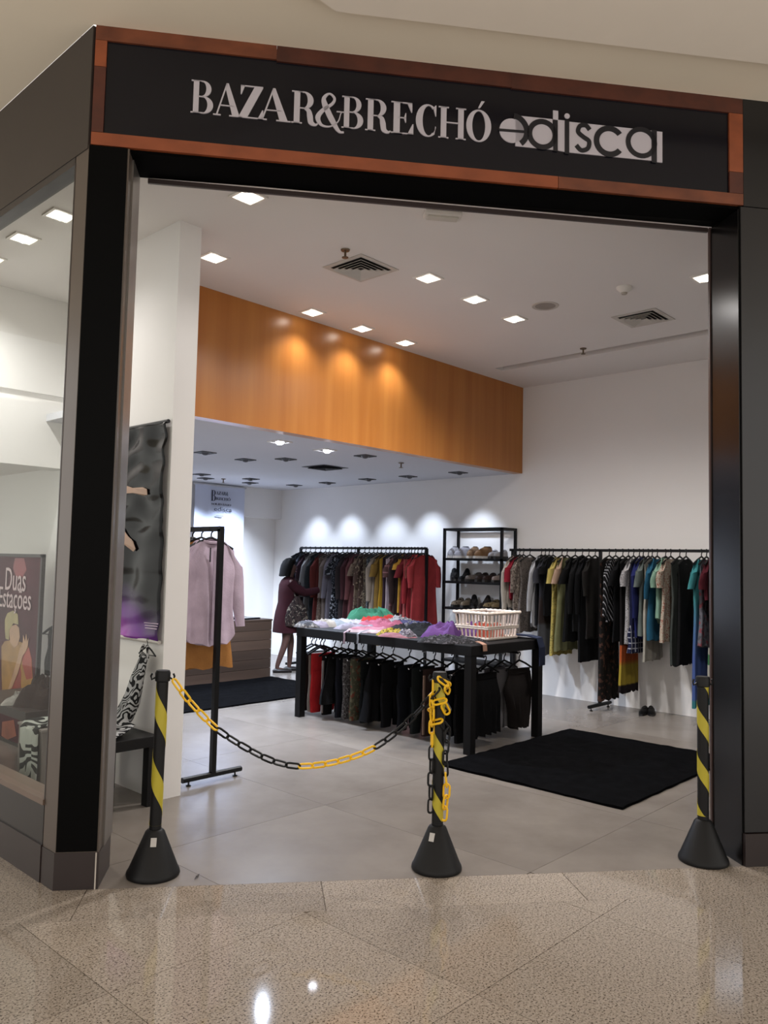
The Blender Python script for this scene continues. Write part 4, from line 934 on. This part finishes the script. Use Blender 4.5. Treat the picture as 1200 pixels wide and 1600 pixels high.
ct = thing('sales_counter', 'low brown wooden sales counter behind the lilac shirt', 'counter', (5.9, 8.55, 0))
CW = [woodmat('33261d', '423228', 'X', 3., .5, 30.), woodmat('3c2d23', '4c3a2e', 'X', 3., .5, 30.), woodmat('2d2119', '3b2c22', 'X', 3., .5, 30.)]
part_world('carcass', MB().box(5.12, 8.265, 0, 6.70, 8.86, .735), mat('33281f', .6), ct)
for k in range(6): part_world('front_board', MB().box(5.10, 8.245, .005+k*.122, 6.71, 8.267, .123+k*.122), CW[(k*2+k//2) % 3], ct)
part_world('counter_top', MB().box(5.09, 8.24, .735, 6.72, 8.88, .755), CW[0], ct)
lp = thing('black_tablet', 'flat black device lying on the wooden counter', 'tablet', (6.42, 8.42, .756), .2)
bevel(link('body', MB().box(-.16, -.11, 0, .16, .11, .018), mat('0d0d0f', .3), lp), .004); link('screen', MB().box(-.145, -.095, .018, .145, .095, .0195), mat('08080a', .08), lp)
# ------------------------------------------------------------------ woman reaching into the middle rail
def skin_body(name, verts, edges, radii, root, m, parent, lv=2):
    me = bpy.data.meshes.new(name); me.from_pydata(verts, edges, []); o = bpy.data.objects.new(name, me); COL.objects.link(o); o.parent = parent
    me.materials.append(m); md = o.modifiers.new('skin', 'SKIN'); md.use_smooth_shade = True
    for i, r in enumerate(radii):
        sv = me.skin_vertices[0].data[i]; sv.radius = (r, r) if not isinstance(r, tuple) else r; sv.use_root = (i == root)
    sb = o.modifiers.new('sub', 'SUBSURF'); sb.levels = lv; sb.render_levels = lv
    return o
WX, WY = 7.20, 8.53
wo = thing('person', 'woman with dark bob hair in a maroon long cardigan reaching into the clothes rail', 'person', (WX, WY, 0), 0)
wo.rotation_euler = (0, 0, math.atan2(-.45, .89))            # local +x is where she faces
SKIN = mat('4a2f27', .6, var=.04)
V = []; E_ = []; Rr = []
def jv(x, y, z, r, prev=None):
    V.append((x, y, z)); Rr.append(r); i = len(V)-1
    if prev is not None: E_.append((prev, i))
    return i
pel = jv(0, 0, .80, (.13, .10)); waist_ = jv(.0, 0, .95, (.115, .085), pel); chest = jv(.01, 0, 1.13, (.135, .095), waist_); nb = jv(.015, 0, 1.27, (.07, .06), chest)
nk = jv(.03, 0, 1.325, .045, nb); hd = jv(.045, 0, 1.41, (.072, .082), nk); ht = jv(.05, 0, 1.49, (.066, .075), hd)
for s in (1, -1):                                            # +y is her left
    sh_ = jv(.01, s*.14, 1.235, .056, chest)
    if s == -1: el = jv(.20, -.19, 1.09, .043, sh_); wr = jv(.42, -.15, 1.13, .030, el); pm = jv(.49, -.135, 1.145, (.034, .02), wr)
    else: el = jv(.16, .20, 1.06, .043, sh_); wr = jv(.37, .17, 1.15, .030, el); pm = jv(.44, .155, 1.17, (.034, .02), wr)
    for q in range(4): f1 = jv(V[pm][0]+.045, V[pm][1]+(q-1.5)*.019, V[pm][2]+.008, .0095, pm); jv(V[pm][0]+.085-(.008 if q in (0, 3) else 0), V[pm][1]+(q-1.5)*.021, V[pm][2]-.008, .008, f1)
    th = jv(V[pm][0]+.01, V[pm][1]-s*.04, V[pm][2]+.012, .010, pm); jv(V[pm][0]+.045, V[pm][1]-s*.052, V[pm][2]+.010, .0085, th)
    hip = jv(-.01, s*.085, .74, .088, pel)
    if s == -1: kn = jv(-.02, -.085, .42, .055, hip); an = jv(-.13, -.085, .10, .034, kn); he = jv(-.135, -.085, .05, .034, an); to = jv(-.01, -.09, .022, .028, he)
    else: kn = jv(.09, .085, .42, .055, hip); an = jv(.08, .085, .09, .034, kn); he = jv(.07, .085, .035, .034, an); to = jv(.20, .09, .022, .028, he)
skin_body('body', V, E_, Rr, pel, SKIN, wo)
MAR = cloth('40181f'); n_ = 28
def ell(cx, rx, ry, z, wob=0, ph=0): return [(cx+rx*cos(2*pi*k/n_)*(1+wob*sin(5*2*pi*k/n_+ph)), ry*sin(2*pi*k/n_)*(1+wob*sin(5*2*pi*k/n_+ph)), z) for k in range(n_)]
link('cardigan', MB().loft([ell(.02, .065, .075, 1.30), ell(.01, .095, .155, 1.255), ell(.01, .125, .195, 1.19), ell(.012, .135, .185, 1.08), ell(0, .125, .165, .95), ell(-.005, .15, .185, .82, .02), ell(-.01, .165, .195, .68, .03), ell(-.01, .17, .20, .54, .05), ell(-.01, .160, .19, .54, .05), ell(0, .11, .15, .75)]), MAR, wo, sm=True)
for s in (1, -1):
    a = [(.01, s*.15, 1.225), (.07, s*.175, 1.16), (.20 if s < 0 else .16, -.19 if s < 0 else .20, 1.09 if s < 0 else 1.06), (.32 if s < 0 else .27, -.17 if s < 0 else .185, 1.11), (.40 if s < 0 else .35, -.153 if s < 0 else .172, 1.127 if s < 0 else 1.145)]
    link('sleeve', MB().tube(a, [.075, .070, .058, .052, .046], 12), MAR, wo, sm=True)
HAIR = mat('080605', .65, spec=.12, bump=.6, bscale=120)
hr = []
for f, cx, rx, ry, z in ((0, .04, .02, .02, 1.562), (1, .035, .065, .062, 1.55), (2, .025, .098, .090, 1.515), (3, .010, .110, .102, 1.46), (4, -.008, .105, .108, 1.40), (5, -.018, .100, .112, 1.345), (6, -.026, .098, .112, 1.315), (7, -.03, .075, .085, 1.31)):
    g = []
    for k in range(n_):
        a = 2*pi*k/n_; front = max(0, cos(a)); g.append((cx+rx*cos(a)*(1-(.55*front if f >= 3 else .1*front)), ry*sin(a)*(1-.18*front*(f >= 3)), z+.006*sin(9*a)))
    hr.append(g)
link('hair', MB().loft(hr), HAIR, wo, sm=True)
link('nose', MB().loft([[(.118+.014*f_*1.0+r*.3*cos(2*pi*k/8), r*sin(2*pi*k/8), z) for k in range(8)] for f_, r, z in ((.2, .006, 1.455), (.7, .010, 1.43), (1., .014, 1.415), (.4, .008, 1.405))]), SKIN, wo, sm=True)
for s in (1, -1):
    link('eye', MB().lathe([(.001, -.007), (.008, -.004), (.010, 0), (.008, .004), (.001, .007)], 10, (.110, s*.030, 1.452)), mat('1a1210', .3), wo, sm=True)
link('mouth', MB().tube([(.112, -.022, 1.376), (.122, 0, 1.374), (.112, .022, 1.376)], [.003, .007, .003], 8), mat('7a3a36', .5), wo, sm=True)
for s in (1, -1): link('shoe', MB().loft([[(x0+.0+x, s*.087+w*cos(2*pi*k/10), max(.0, z+h*sin(2*pi*k/10))) for k in range(10)] for x, w, z, h in ((-.05, .02, .02, .02), (-.02, .038, .03, .03), (.06, .042, .03, .03), (.15, .044, .025, .025), (.20, .03, .02, .02), (.215, .008, .015, .01))] if (x0 := (-.14 if s < 0 else .05)) is not None else []), mat('1a1312', .5), wo, sm=True)
bg = thing('shoulder_bag', 'brown and cream patterned cloth bag on the hip of the woman', 'bag', (WX+.0, WY-.21, .62), math.atan2(-.45, .89))
PB = printed('3b2c27', ['8a7c6c', '1c1514'], 26)
link('pouch', MB().loft([[(rx*cos(2*pi*k/20), ry*sin(2*pi*k/20)-.0, z) for k in range(20)] for rx, ry, z in ((.05, .03, 0), (.15, .055, .02), (.165, .065, .12), (.13, .055, .26), (.07, .035, .36), (.03, .02, .42))]), PB, bg, sm=True)
link('strap', MB().tube([(.03, 0, .40), (.06, .02, .50), (.05, .06, .60), (.0, .07, .655), (-.04, .05, .60), (-.04, .02, .48), (-.02, 0, .40)], .010, 8), PB, bg, sm=True)

# ------------------------------------------------------------------ banners
def text_mesh(s, size, ext=0.001):
    c = bpy.data.curves.new('lettering', 'FONT'); c.body = s; c.size = size; c.extrude = ext; c.resolution_u = 3
    o = bpy.data.objects.new('lettering', c); COL.objects.link(o); dg = bpy.context.evaluated_depsgraph_get()
    me = bpy.data.meshes.new_from_object(o.evaluated_get(dg)); bpy.data.objects.remove(o); return me
YB = 10.06
bn = thing('hanging_banner', 'white hanging banner with dark serif lettering on the far wall', 'banner', (7.11, YB, 1.25))
nb_ = 16
sheet = MB(); xs = [6.66+.9*i/nb_ for i in range(nb_+1)]
fr_ = [(x, YB+.012*sin(x*9), z) for z in (2.635, 1.9, 1.26) for x in xs]; bkk = [(x, YB+.012*sin(x*9)+.004, z) for z in (2.635, 1.9, 1.26) for x in xs]
W_ = nb_+1; fs_ = []
for j in range(2):
    for i in range(nb_): fs_ += [(j*W_+i, j*W_+i+1, (j+1)*W_+i+1, (j+1)*W_+i), (3*W_+j*W_+i, 3*W_+(j+1)*W_+i, 3*W_+(j+1)*W_+i+1, 3*W_+j*W_+i+1)]
part_world('sheet', sheet.add(fr_+bkk, fs_), mat('c2c8da', .35, var=.01), bn, True)
part_world('top_bar', MB().tube([(6.63, YB, 2.64), (7.59, YB, 2.64)], .014, 10), mat('b8b8bc', .4), bn)
INK = mat('1c1e34', .6)
def bpx(px, py): q = on(px, py, 1, YB-.02); return q[0], q[2]
def serif(word, pxa, pya, pxb, pyb):
    xa, za = bpx(pxa, pya); xb, zb = bpx(pxb, pyb); hh_ = za-zb; tot = sum(G['O' if c in 'Ó' else ('A' if c == 'Á' else c)][0] for c in word); k = (xb-xa)/tot; x = xa; mb = MB()
    for c in word:
        w, shp = G['O' if c == 'Ó' else ('A' if c == 'Á' else c)]; shp = shp+(ACC if c in 'ÓÁ' else [])
        for p in shp: shape3(mb, p, lambda u, v, d: (x+u*k, YB-.018+d, zb+v*hh_), -.003, 0)
        x += w*k
    part_world('lettering', mb, INK, bn)
serif('B', 330.5, 765.5, 337.5, 783); serif('AZAR&', 338, 767.5, 357, 774.5); serif('RECHÓ', 338, 776.5, 360, 783); serif('SOLIDÁRIO', 330, 785.5, 361, 791)
o = part_world('lettering', MB(), INK, bn); o.data = text_mesh('edisca', .09); o.data.materials.append(INK)
x_, z_ = bpx(334, 798); o.location = (x_, YB-.02, z_); o.rotation_euler = (pi/2, 0, 0); o.scale = (1.5, 1, 1)
part_world('print_line', MB().box(*(bpx(337, 806.5)[0], YB-.021, bpx(337, 806.5)[1]), *(bpx(349, 806)[0], YB-.018, bpx(337, 806)[1]+.01)), mat('8a8ea6', .6), bn)

# dark glossy banner on the partition
XW = PX0-.022
pb = thing('stage_banner', 'glossy black and purple banner hanging on the white partition', 'banner', (XW, 5.05, .985))
def wr_(y, z): return .006*sin(14*(y-4.5)+5*(z-1))+.014*noise.noise(Vector((y*5, z*2.2, 3)))+.016*noise.noise(Vector((y*2+z*3, z*9, 9)))-.004+(.007*sin(34*z+6*noise.noise(Vector((y*3, z, 4)))) if z > 1.75 else 0)
ny_, nz_ = 30, 90; Yb0, Yb1, Zb0, Zb1 = 4.515, 5.60, .99, 2.40
vs = [(XW+.004+wr_(Yb0+(Yb1-Yb0)*i/ny_, Zb0+(Zb1-Zb0)*j/nz_)-.008, Yb0+(Yb1-Yb0)*i/ny_, Zb0+(Zb1-Zb0)*j/nz_) for j in range(nz_+1) for i in range(ny_+1)]
fs_ = [(j*(ny_+1)+i, (j+1)*(ny_+1)+i, (j+1)*(ny_+1)+i+1, j*(ny_+1)+i+1) for j in range(nz_) for i in range(ny_)]
m, nt, b = newmat('banner_print'); Lk = nt.links.new
tc = N(nt, 'ShaderNodeTexCoord'); sx = N(nt, 'ShaderNodeSeparateXYZ'); Lk(tc.outputs['Object'], sx.inputs[0])
nz2 = N(nt, 'ShaderNodeTexNoise'); nz2.inputs['Scale'].default_value = 3.; Lk(tc.outputs['Object'], nz2.inputs['Vector'])
ad = N(nt, 'ShaderNodeMath', operation='MULTIPLY_ADD'); ad.inputs[1].default_value = .35; Lk(nz2.outputs['Fac'], ad.inputs[0]); Lk(sx.outputs['Z'], ad.inputs[2])
yy = N(nt, 'ShaderNodeMath', operation='MULTIPLY_ADD'); yy.inputs[1].default_value = -.35; Lk(sx.outputs['Y'], yy.inputs[0]); Lk(ad.outputs[0], yy.inputs[2])
mr = N(nt, 'ShaderNodeMapRange'); mr.inputs['From Min'].default_value = -.33; mr.inputs['From Max'].default_value = .10; Lk(yy.outputs[0], mr.inputs['Value'])
rp = N(nt, 'ShaderNodeValToRGB'); e = rp.color_ramp.elements; e[0].position, e[0].color = 0, lin('a650b0'); e[1].position, e[1].color = .95, lin('0b0a0d'); x = e.new(.35); x.color = lin('6a3488'); x = e.new(.65); x.color = lin('37224a')
Lk(mr.outputs[0], rp.inputs['Fac']); Lk(rp.outputs['Color'], b.inputs['Base Color']); b.inputs['Roughness'].default_value = .16; b.inputs['Specular IOR Level'].default_value = .22
cy_, cz_ = 5.05, 1.5
sh_o = link('sheet', MB().add([(v[0]-XW, v[1]-cy_, v[2]-cz_) for v in vs], fs_), m, None, None, sm=True); sh_o.parent = pb; sh_o.location = (0, 0, cz_-.985)
sd_ = sh_o.modifiers.new('solid', 'SOLIDIFY'); sd_.thickness = .003
part_world('top_bar', MB().tube([(XW-.004, Yb0-.01, 2.405), (XW-.004, Yb1+.01, 2.405)], .013, 10), mat('141416', .4), pb)
part_world('bottom_bar', MB().tube([(XW-.004, Yb0-.005, .985), (XW-.004, Yb1+.01, .985)], .013, 10), mat('b8b2ac', .4), pb)
FLESH = mat('a98a76', .4)
def bpoly(pts, m_, nm, xo=-.004):
    q = [on(px, py, 0, XW) for px, py in pts]; mb = MB(); n = len(q)
    f_ = lambda p, d: (XW-.004+wr_(p[1], p[2])-.008+d, p[1], p[2])
    mb.add([f_(p, xo) for p in q]+[f_(p, xo+.003) for p in q], [tuple(range(n)), tuple(range(n, 2*n))]+[(i, (i+1) % n, n+(i+1) % n, n+i) for i in range(n)]); part_world(nm, mb, m_, pb)
bpoly([(186, 757), (200, 758), (214, 763), (230, 762), (238, 765), (238, 774), (230, 775), (215, 771), (200, 772), (186, 774)], FLESH, 'printed_forearm', -.008)
bpoly([(184, 812), (196, 826), (205, 838), (213, 846), (216, 858), (212, 862), (204, 854), (194, 844), (182, 836)], FLESH, 'printed_hand', -.008)
for k in range(3): bpoly([(228+k, 972+k*4), (251, 974+k*4), (251, 975.4+k*4), (228+k, 973.4+k*4)], mat('b09ab0', .5), 'printed_line', -.008)

# ------------------------------------------------------------------ display window niche
XP = 2.735
po = thing('poster_board', 'framed burgundy poster reading Duas Estacoes inside the display window', 'poster', (XP+.01, 6.71, 0))
part_world('frame', MB().box(XP, 6.20, 0, XP+.03, 6.225, 1.53).box(XP, 7.20, 0, XP+.03, 7.225, 1.53).box(XP, 6.20, 1.505, XP+.03, 7.225, 1.53).box(XP, 6.20, 0, XP+.03, 7.225, .025), mat('2a201f', .4), po)
part_world('print', MB().box(XP+.008, 6.22, .02, XP+.025, 7.205, 1.51), mat('4a1c28', .6, spec=.2, var=.35, vscale=2.5), po)
def ppoly(pts, col_, nm, lay):
    q = [on(px, py, 0, XP) for px, py in pts]; n = len(q); x = XP+.008-.0012*lay
    part_world(nm, MB().add([(x, p[1], p[2]) for p in q]+[(x+.001, p[1], p[2]) for p in q], [tuple(range(n)), tuple(range(n, 2*n))]+[(i, (i+1) % n, n+(i+1) % n, n+i) for i in range(n)]), mat(col_, .35, var=.2, vscale=9.), po)
ppoly([(22, 872), (36, 872), (40, 890), (34, 902), (24, 902), (19, 888)], '85222c', 'printed_patch', 1)
ppoly([(1, 1010), (6, 1002), (16, 1000), (30, 1003), (42, 1008), (48, 1030), (50, 1070), (40, 1085), (10, 1090), (2, 1085), (1, 1045)], 'a2742e', 'printed_jacket', 1)
ppoly([(18, 1055), (27, 1030), (32, 1050), (31, 1085), (12, 1088)], '8c2f22', 'printed_shirt', 2)
ppoly([(33, 1020), (44, 1012), (48, 1030), (49, 1060), (40, 1062), (34, 1040)], '9c3420', 'printed_scarf', 2)
ppoly([(13, 985), (17, 978), (24, 976), (29, 981), (30, 996), (27, 1008), (21, 1012), (15, 1004)], 'b58b6a', 'printed_face', 3)
ppoly([(7, 985), (7, 968), (11, 958), (20, 954), (27, 960), (28, 976), (20, 974), (14, 984), (13, 1000), (8, 998)], 'a08f5a', 'printed_hair', 4)
ppoly([(27, 1030), (30, 1015), (35, 1004), (36, 992), (38.5, 1003), (40.5, 990), (42, 1003), (44, 997), (43, 1010), (40, 1018), (35, 1025), (28, 1050), (18, 1075), (12, 1078)], 'b58b6a', 'printed_hand', 5)
ppoly([(2, 1128), (20, 1125), (24, 1150), (10, 1156), (1, 1150)], 'a5583f', 'printed_patch', 1)
INKP = mat('c9b2b4', .5)
for s_, px, py, sz in (('Duas', 7, 921, .215), ('Estações', -3, 947, .195)):
    q = on(px, py, 0, XP); me = text_mesh(s_, sz); me.materials.append(INKP)
    o = part_world('lettering', MB(), INKP, po); o.data = me; o.location = (XP-.001, q[1], q[2]); o.rotation_euler = (pi/2, 0, -pi/2); o.scale = (.95, 1.25, 1)
# stool / plinth with the zebra print cloth
bx = thing('display_cube', 'grey display cube beside the window glass', 'display cube', (2.16, 4.59, 0))
bevel(part_world('cube_body', MB().box(2.005, 4.43, 0, 2.32, 4.745, .54), mat('6d655f', .6), bx), .005)
part_world('cube_top', MB().box(2.0, 4.425, .54, 2.325, 4.75, .552), mat('756d66', .5), bx)
ZEB = printed('23241f', ['c9cdc2'], 13., 'zebra')
zc = MB(); n1, n2 = 14, 12; prof = [(2.26, .562), (2.17, .568), (2.09, .570), (2.01, .564), (1.983, .54), (1.975, .45), (1.972, .34), (1.970, .24), (1.968, .14), (1.966, .06)]
zv = [(p[0]+.010*sin(i*1.3+j*.4)*(j > 3), 4.45+.22*i/n1+(.03*sin(j*.7)), p[1]+.004*sin(i)) for j, p in enumerate(prof) for i in range(n1+1)]
zf = [(j*(n1+1)+i, j*(n1+1)+i+1, (j+1)*(n1+1)+i+1, (j+1)*(n1+1)+i) for j in range(len(prof)-1) for i in range(n1)]
zo = link('zebra_cloth', MB().add([(v[0]-2.2, v[1]-4.74, v[2]-.5) for v in zv], zf), ZEB, None, (2.2, 4.74, .5), sm=True); zo.modifiers.new('solid', 'SOLIDIFY').thickness = .006
tag(zo, 'zebra print cloth draped over the grey display cube', 'cloth')
bb = thing('display_bench', 'dark low bench with white things in the display window', 'bench', (2.48, 5.75, 0))
part_world('seat', MB().box(2.26, 5.25, .44, 2.70, 6.25, .50), mat('3a302c', .45), bb)
for x in (2.29, 2.66):
    for y in (5.28, 6.22): part_world('leg', MB().box(x-.02, y-.02, 0, x+.02, y+.02, .44), mat('3a302c', .45), bb)
tag(link('folded_cloth', heap_mb(.22, .16, .05, 71), K('b9b3ab'), None, (2.36, 5.62, .501), .4, sm=True), 'small white folded cloth on the dark display bench', 'cloth')
tag(link('white_sandal', heap_mb(.18, .08, .04, 72, 1.4), K('a9a39b'), None, (2.46, 5.85, .501), 1.1, sm=True), 'white sandal-like bundle on the dark display bench', 'sandal')
tag(link('brown_cloth', heap_mb(.40, .34, .17, 73), K('4a3a35'), None, (2.48, 5.47, .501), .2, sm=True), 'dark brown cloth heaped on the display bench end', 'cloth')
hanger((2.765, 5.98, .99), pi/2, 'black hanger on the partition inside the display window', None)
garment('top', 'small black top on a hanger inside the display window', (2.76, 5.98, .978), pi/2, K('201c1b'), .36, None, sw=.10, waist=.08, hem=.10, t=.02)

# black side table with the zebra dress, right of the pillar
bt = thing('side_table', 'low black wooden side table against the partition', 'table', (2.55, 4.72, 0))
TB2 = mat('0a090a', .5, spec=.25)
bevel(part_world('table_top', MB().box(2.36, 4.42, .36, 2.735, 5.0, .425), TB2, bt), .004)
for x in (2.40, 2.70):
    for y in (4.455, 4.965): part_world('leg', MB().box(x-.032, y-.032, 0, x+.032, y+.032, .36), TB2, bt)
zd = thing('dress', 'zebra print dress hanging from a hook and trailing onto the black side table', 'dress', (2.74, 4.62, .425))
ZEB2 = printed('171718', ['c0c0c0'], 24., 'zebra')
ppath = [((2.715, 4.60, .90), .055, .012), ((2.712, 4.62, .84), .07, .02), ((2.70, 4.645, .74), .075, .028), ((2.68, 4.67, .62), .085, .035), ((2.655, 4.70, .53), .10, .04), ((2.61, 4.72, .475), .12, .035), ((2.53, 4.68, .455), .14, .025), ((2.46, 4.62, .447), .15, .018), ((2.39, 4.60, .443), .14, .012)]
rings = []
for i, (c, w, th_) in enumerate(ppath):
    d = Vector(ppath[min(i+1, 8)][0])-Vector(ppath[max(i-1, 0)][0]); d.normalize(); wdir = Vector((.25, 1, 0)); wdir = (wdir-d*wdir.dot(d)).normalized(); nd = d.cross(wdir)
    rings.append([tuple(Vector(c)+wdir*w*1.2*cos(2*pi*k/18)*(1+.12*sin(3*i+k))+nd*th_*sin(2*pi*k/18)*(1+.4*sin(5*k+i))) for k in range(18)])
part_world('dress_body', MB().loft(rings), ZEB2, zd, True)
for s in (-1, 1): part_world('strap', MB().tube([(2.712, 4.60+s*.045, .885), (2.715, 4.60+s*.038, .935), (2.72, 4.60+s*.02, .965)], .009, 6), ZEB2, zd, True)
hanger((2.735, 4.60, .955), pi/2, 'thin black hanger holding the zebra dress at the partition', None).scale = (.5, .5, .7)

# ------------------------------------------------------------------ barrier posts and plastic chains
def helix(pitch, hgt, z_top, z_bot, ph, r=.0293):
    mb = MB(); n = 20; tot = int((z_top-z_bot)/pitch*n)+1; rings = []
    for i in range(-n, tot+n):
        a = 2*pi*i/n+ph; zc_ = z_top-pitch*i/n
        zt_, zb_ = min(z_top, max(z_bot, zc_+hgt/2)), min(z_top, max(z_bot, zc_-hgt/2))
        rings.append([(r*cos(a), r*sin(a), zt_), ((r+.0008)*cos(a), (r+.0008)*sin(a), zt_), ((r+.0008)*cos(a), (r+.0008)*sin(a), zb_), (r*cos(a), r*sin(a), zb_)])
    return mb.loft(rings)
def stanchion(loc, label, pitch, hgt, ph, zt, tilt=(0, 0)):
    t = thing('barrier_post', label, 'barrier post', loc); t.rotation_euler = (tilt[0], tilt[1], 0)
    c = link('cone_base', MB().lathe([(.001, 0), (.124, 0), (.127, .008), (.124, .022), (.118, .03), (.045, .205), (.034, .215), (.001, .216)], 32), PLBLK, t, sm=True)
    link('tube', MB().lathe([(.0285, .21), (.0285, zt-.04)], 24), PLBLK, t, sm=True)
    link('spiral_tape', helix(pitch, hgt, zt-.05, .235, ph), TAPEY, t, sm=True)
    cp = link('cap', MB().lathe([(.0285, zt-.055), (.036, zt-.05), (.037, zt-.012), (.032, zt), (.001, zt)], 24), PLBLK, t, sm=True)
    for s in (0, pi): link('chain_hook', MB().tube([(.034*cos(s+FA), .034*sin(s+FA), zt-.035), (.052*cos(s+FA), .052*sin(s+FA), zt-.045), (.056*cos(s+FA), .056*sin(s+FA), zt-.028), (.050*cos(s+FA), .050*sin(s+FA), zt-.015)], .005, 8), PLBLK, cp, sm=True)
    return t, c
SL, SM, SR = (2.145, 3.475, 0), (3.198, 2.575, 0), (4.299, 1.671, 0)
tL, cL = stanchion(SL, 'black barrier post with one broad yellow spiral near the corner pillar', .33, .13, 1.04, .972, (0, .012))
tM, cM = stanchion(SM, 'barrier post wrapped in yellow and black chain before the table', .277, .09, -3.76, .975)
tR, cR = stanchion(SR, 'barrier post with narrow yellow spirals beside the black jamb', .255, .095, -1.38, .957)
for cc, an in ((cL, -2.2), (cM, -2.9)):
    o = link('sticker', MB().box(-.0135, -.001, -.02, .0135, .001, .02), mat('b9b5b0', .5), cc, (.062*cos(an), .062*sin(an), .17))
    o.rotation_euler = (-.42, 0, an+pi/2)
def link_mesh(m, L=.082, Wd=.042, r=.0056):
    pts = []; R = Wd/2-r; hl = L/2-Wd/2
    for k in range(7): a = -pi/2+pi*k/6; pts.append((hl+R*cos(a), R*sin(a), 0))
    for k in range(7): a = pi/2+pi*k/6; pts.append((-hl+R*cos(a), R*sin(a), 0))
    me = smooth(MB().tube(pts, r, 6, close=True).data('chain_link')); me.materials.append(m); return me
LY, LB = link_mesh(YELLOW), link_mesh(PLBLK)
def crom(P, n=60):
    P = [Vector(p) for p in P]; out = []
    for i in range(len(P)-1):
        p0, p1, p2, p3 = P[max(i-1, 0)], P[i], P[i+1], P[min(i+2, len(P)-1)]
        for k in range(n):
            t = k/n; out.append(.5*((2*p1)+(-p0+p2)*t+(2*p0-5*p1+4*p2-p3)*t*t+(-p0+3*p1-3*p2+p3)*t**3))
    return out+[P[-1]]
def chain(path, colour, parent_label, cat='chain', pitch=.065, jit=0.):
    path = crom(path); t = thing('plastic_chain', parent_label, cat, tuple(path[0])); base = Vector(path[0])
    d = 0; nxt = pitch/2; i = 0; cnt = 0
    for a, b in zip(path[:-1], path[1:]):
        seg = (b-a).length
        while seg > 0 and d+seg >= nxt:
            p = a.lerp(b, (nxt-d)/seg); q = (b-a).to_track_quat('X', 'Z')
            o = link('chain_link', LY if colour(p, cnt) else LB, None, t, p-base)
            o.rotation_mode = 'QUATERNION'; o.rotation_quaternion = q @ Matrix.Rotation((pi/2 if cnt % 2 else 0)+.5+random.uniform(-jit, jit), 4, 'X').to_quaternion()
            nxt += pitch; cnt += 1
        d += seg
    return t
def fp(px, py):
    v = ray(px, py); q = np.array([SL[0], SL[1], 0.]); w = C0+v*(np.dot(q-C0, FN)/np.dot(v, FN)); return tuple(w)
chain([fp(271, 1062), fp(300, 1100), fp(343, 1142), fp(400, 1177), fp(440, 1193), fp(478, 1197), fp(530, 1189), fp(585, 1168), fp(635, 1130), (SM[0]-.035, SM[1]-.01, .88)],
      lambda p, c: pj(p)[0] < 345 or 468 < pj(p)[0] < 580, 'yellow and black plastic chain sagging between two barrier posts')
pts = []
for k in range(22):
    a = k*.62+3.6; pts.append((SM[0]+.041*cos(a), SM[1]+.041*sin(a), .925-.010*k+.018*sin(k*1.9)))
dr = Vector((Rt[0], Rt[1], 0)); to_c = -Vector((Fw[0], Fw[1], 0))*.035
pR = Vector(SM)+dr*.036+to_c*.6; pL = Vector(SM)-dr*.036+to_c*.5
pts += [tuple(pR+Vector((0, 0, z)) + dr*.006*sin(z*20)) for z in (.68, .60, .50, .40, .30, .235)]
chain(pts, lambda p, c: (p[2] > .70 and c % 5 != 3) or p[2] < .47, 'tangled yellow and black chain wound round the middle barrier post', jit=.4, pitch=.055)
chain([tuple(pL+Vector((0, 0, z))) for z in (.93, .82, .7, .6, .45, .29)], lambda p, c: p[2] > .62, 'chain end hanging straight down the middle barrier post', jit=.4)
# small litter on the threshold
tag(link('leaf_scrap', MB().loft([[(-.03+.01*i, .006*(1-abs(i-3)/3.2)*s, .004+.002*(i % 2)+dz) for s, dz in ((-1, 0), (1, 0), (1, .002), (-1, .002))] for i in range(7)]), mat('2b221c', .8), None, tuple(fl(308, 1371, 0.001)), .6), 'tiny dark leaf scrap on the threshold floor', 'scrap')
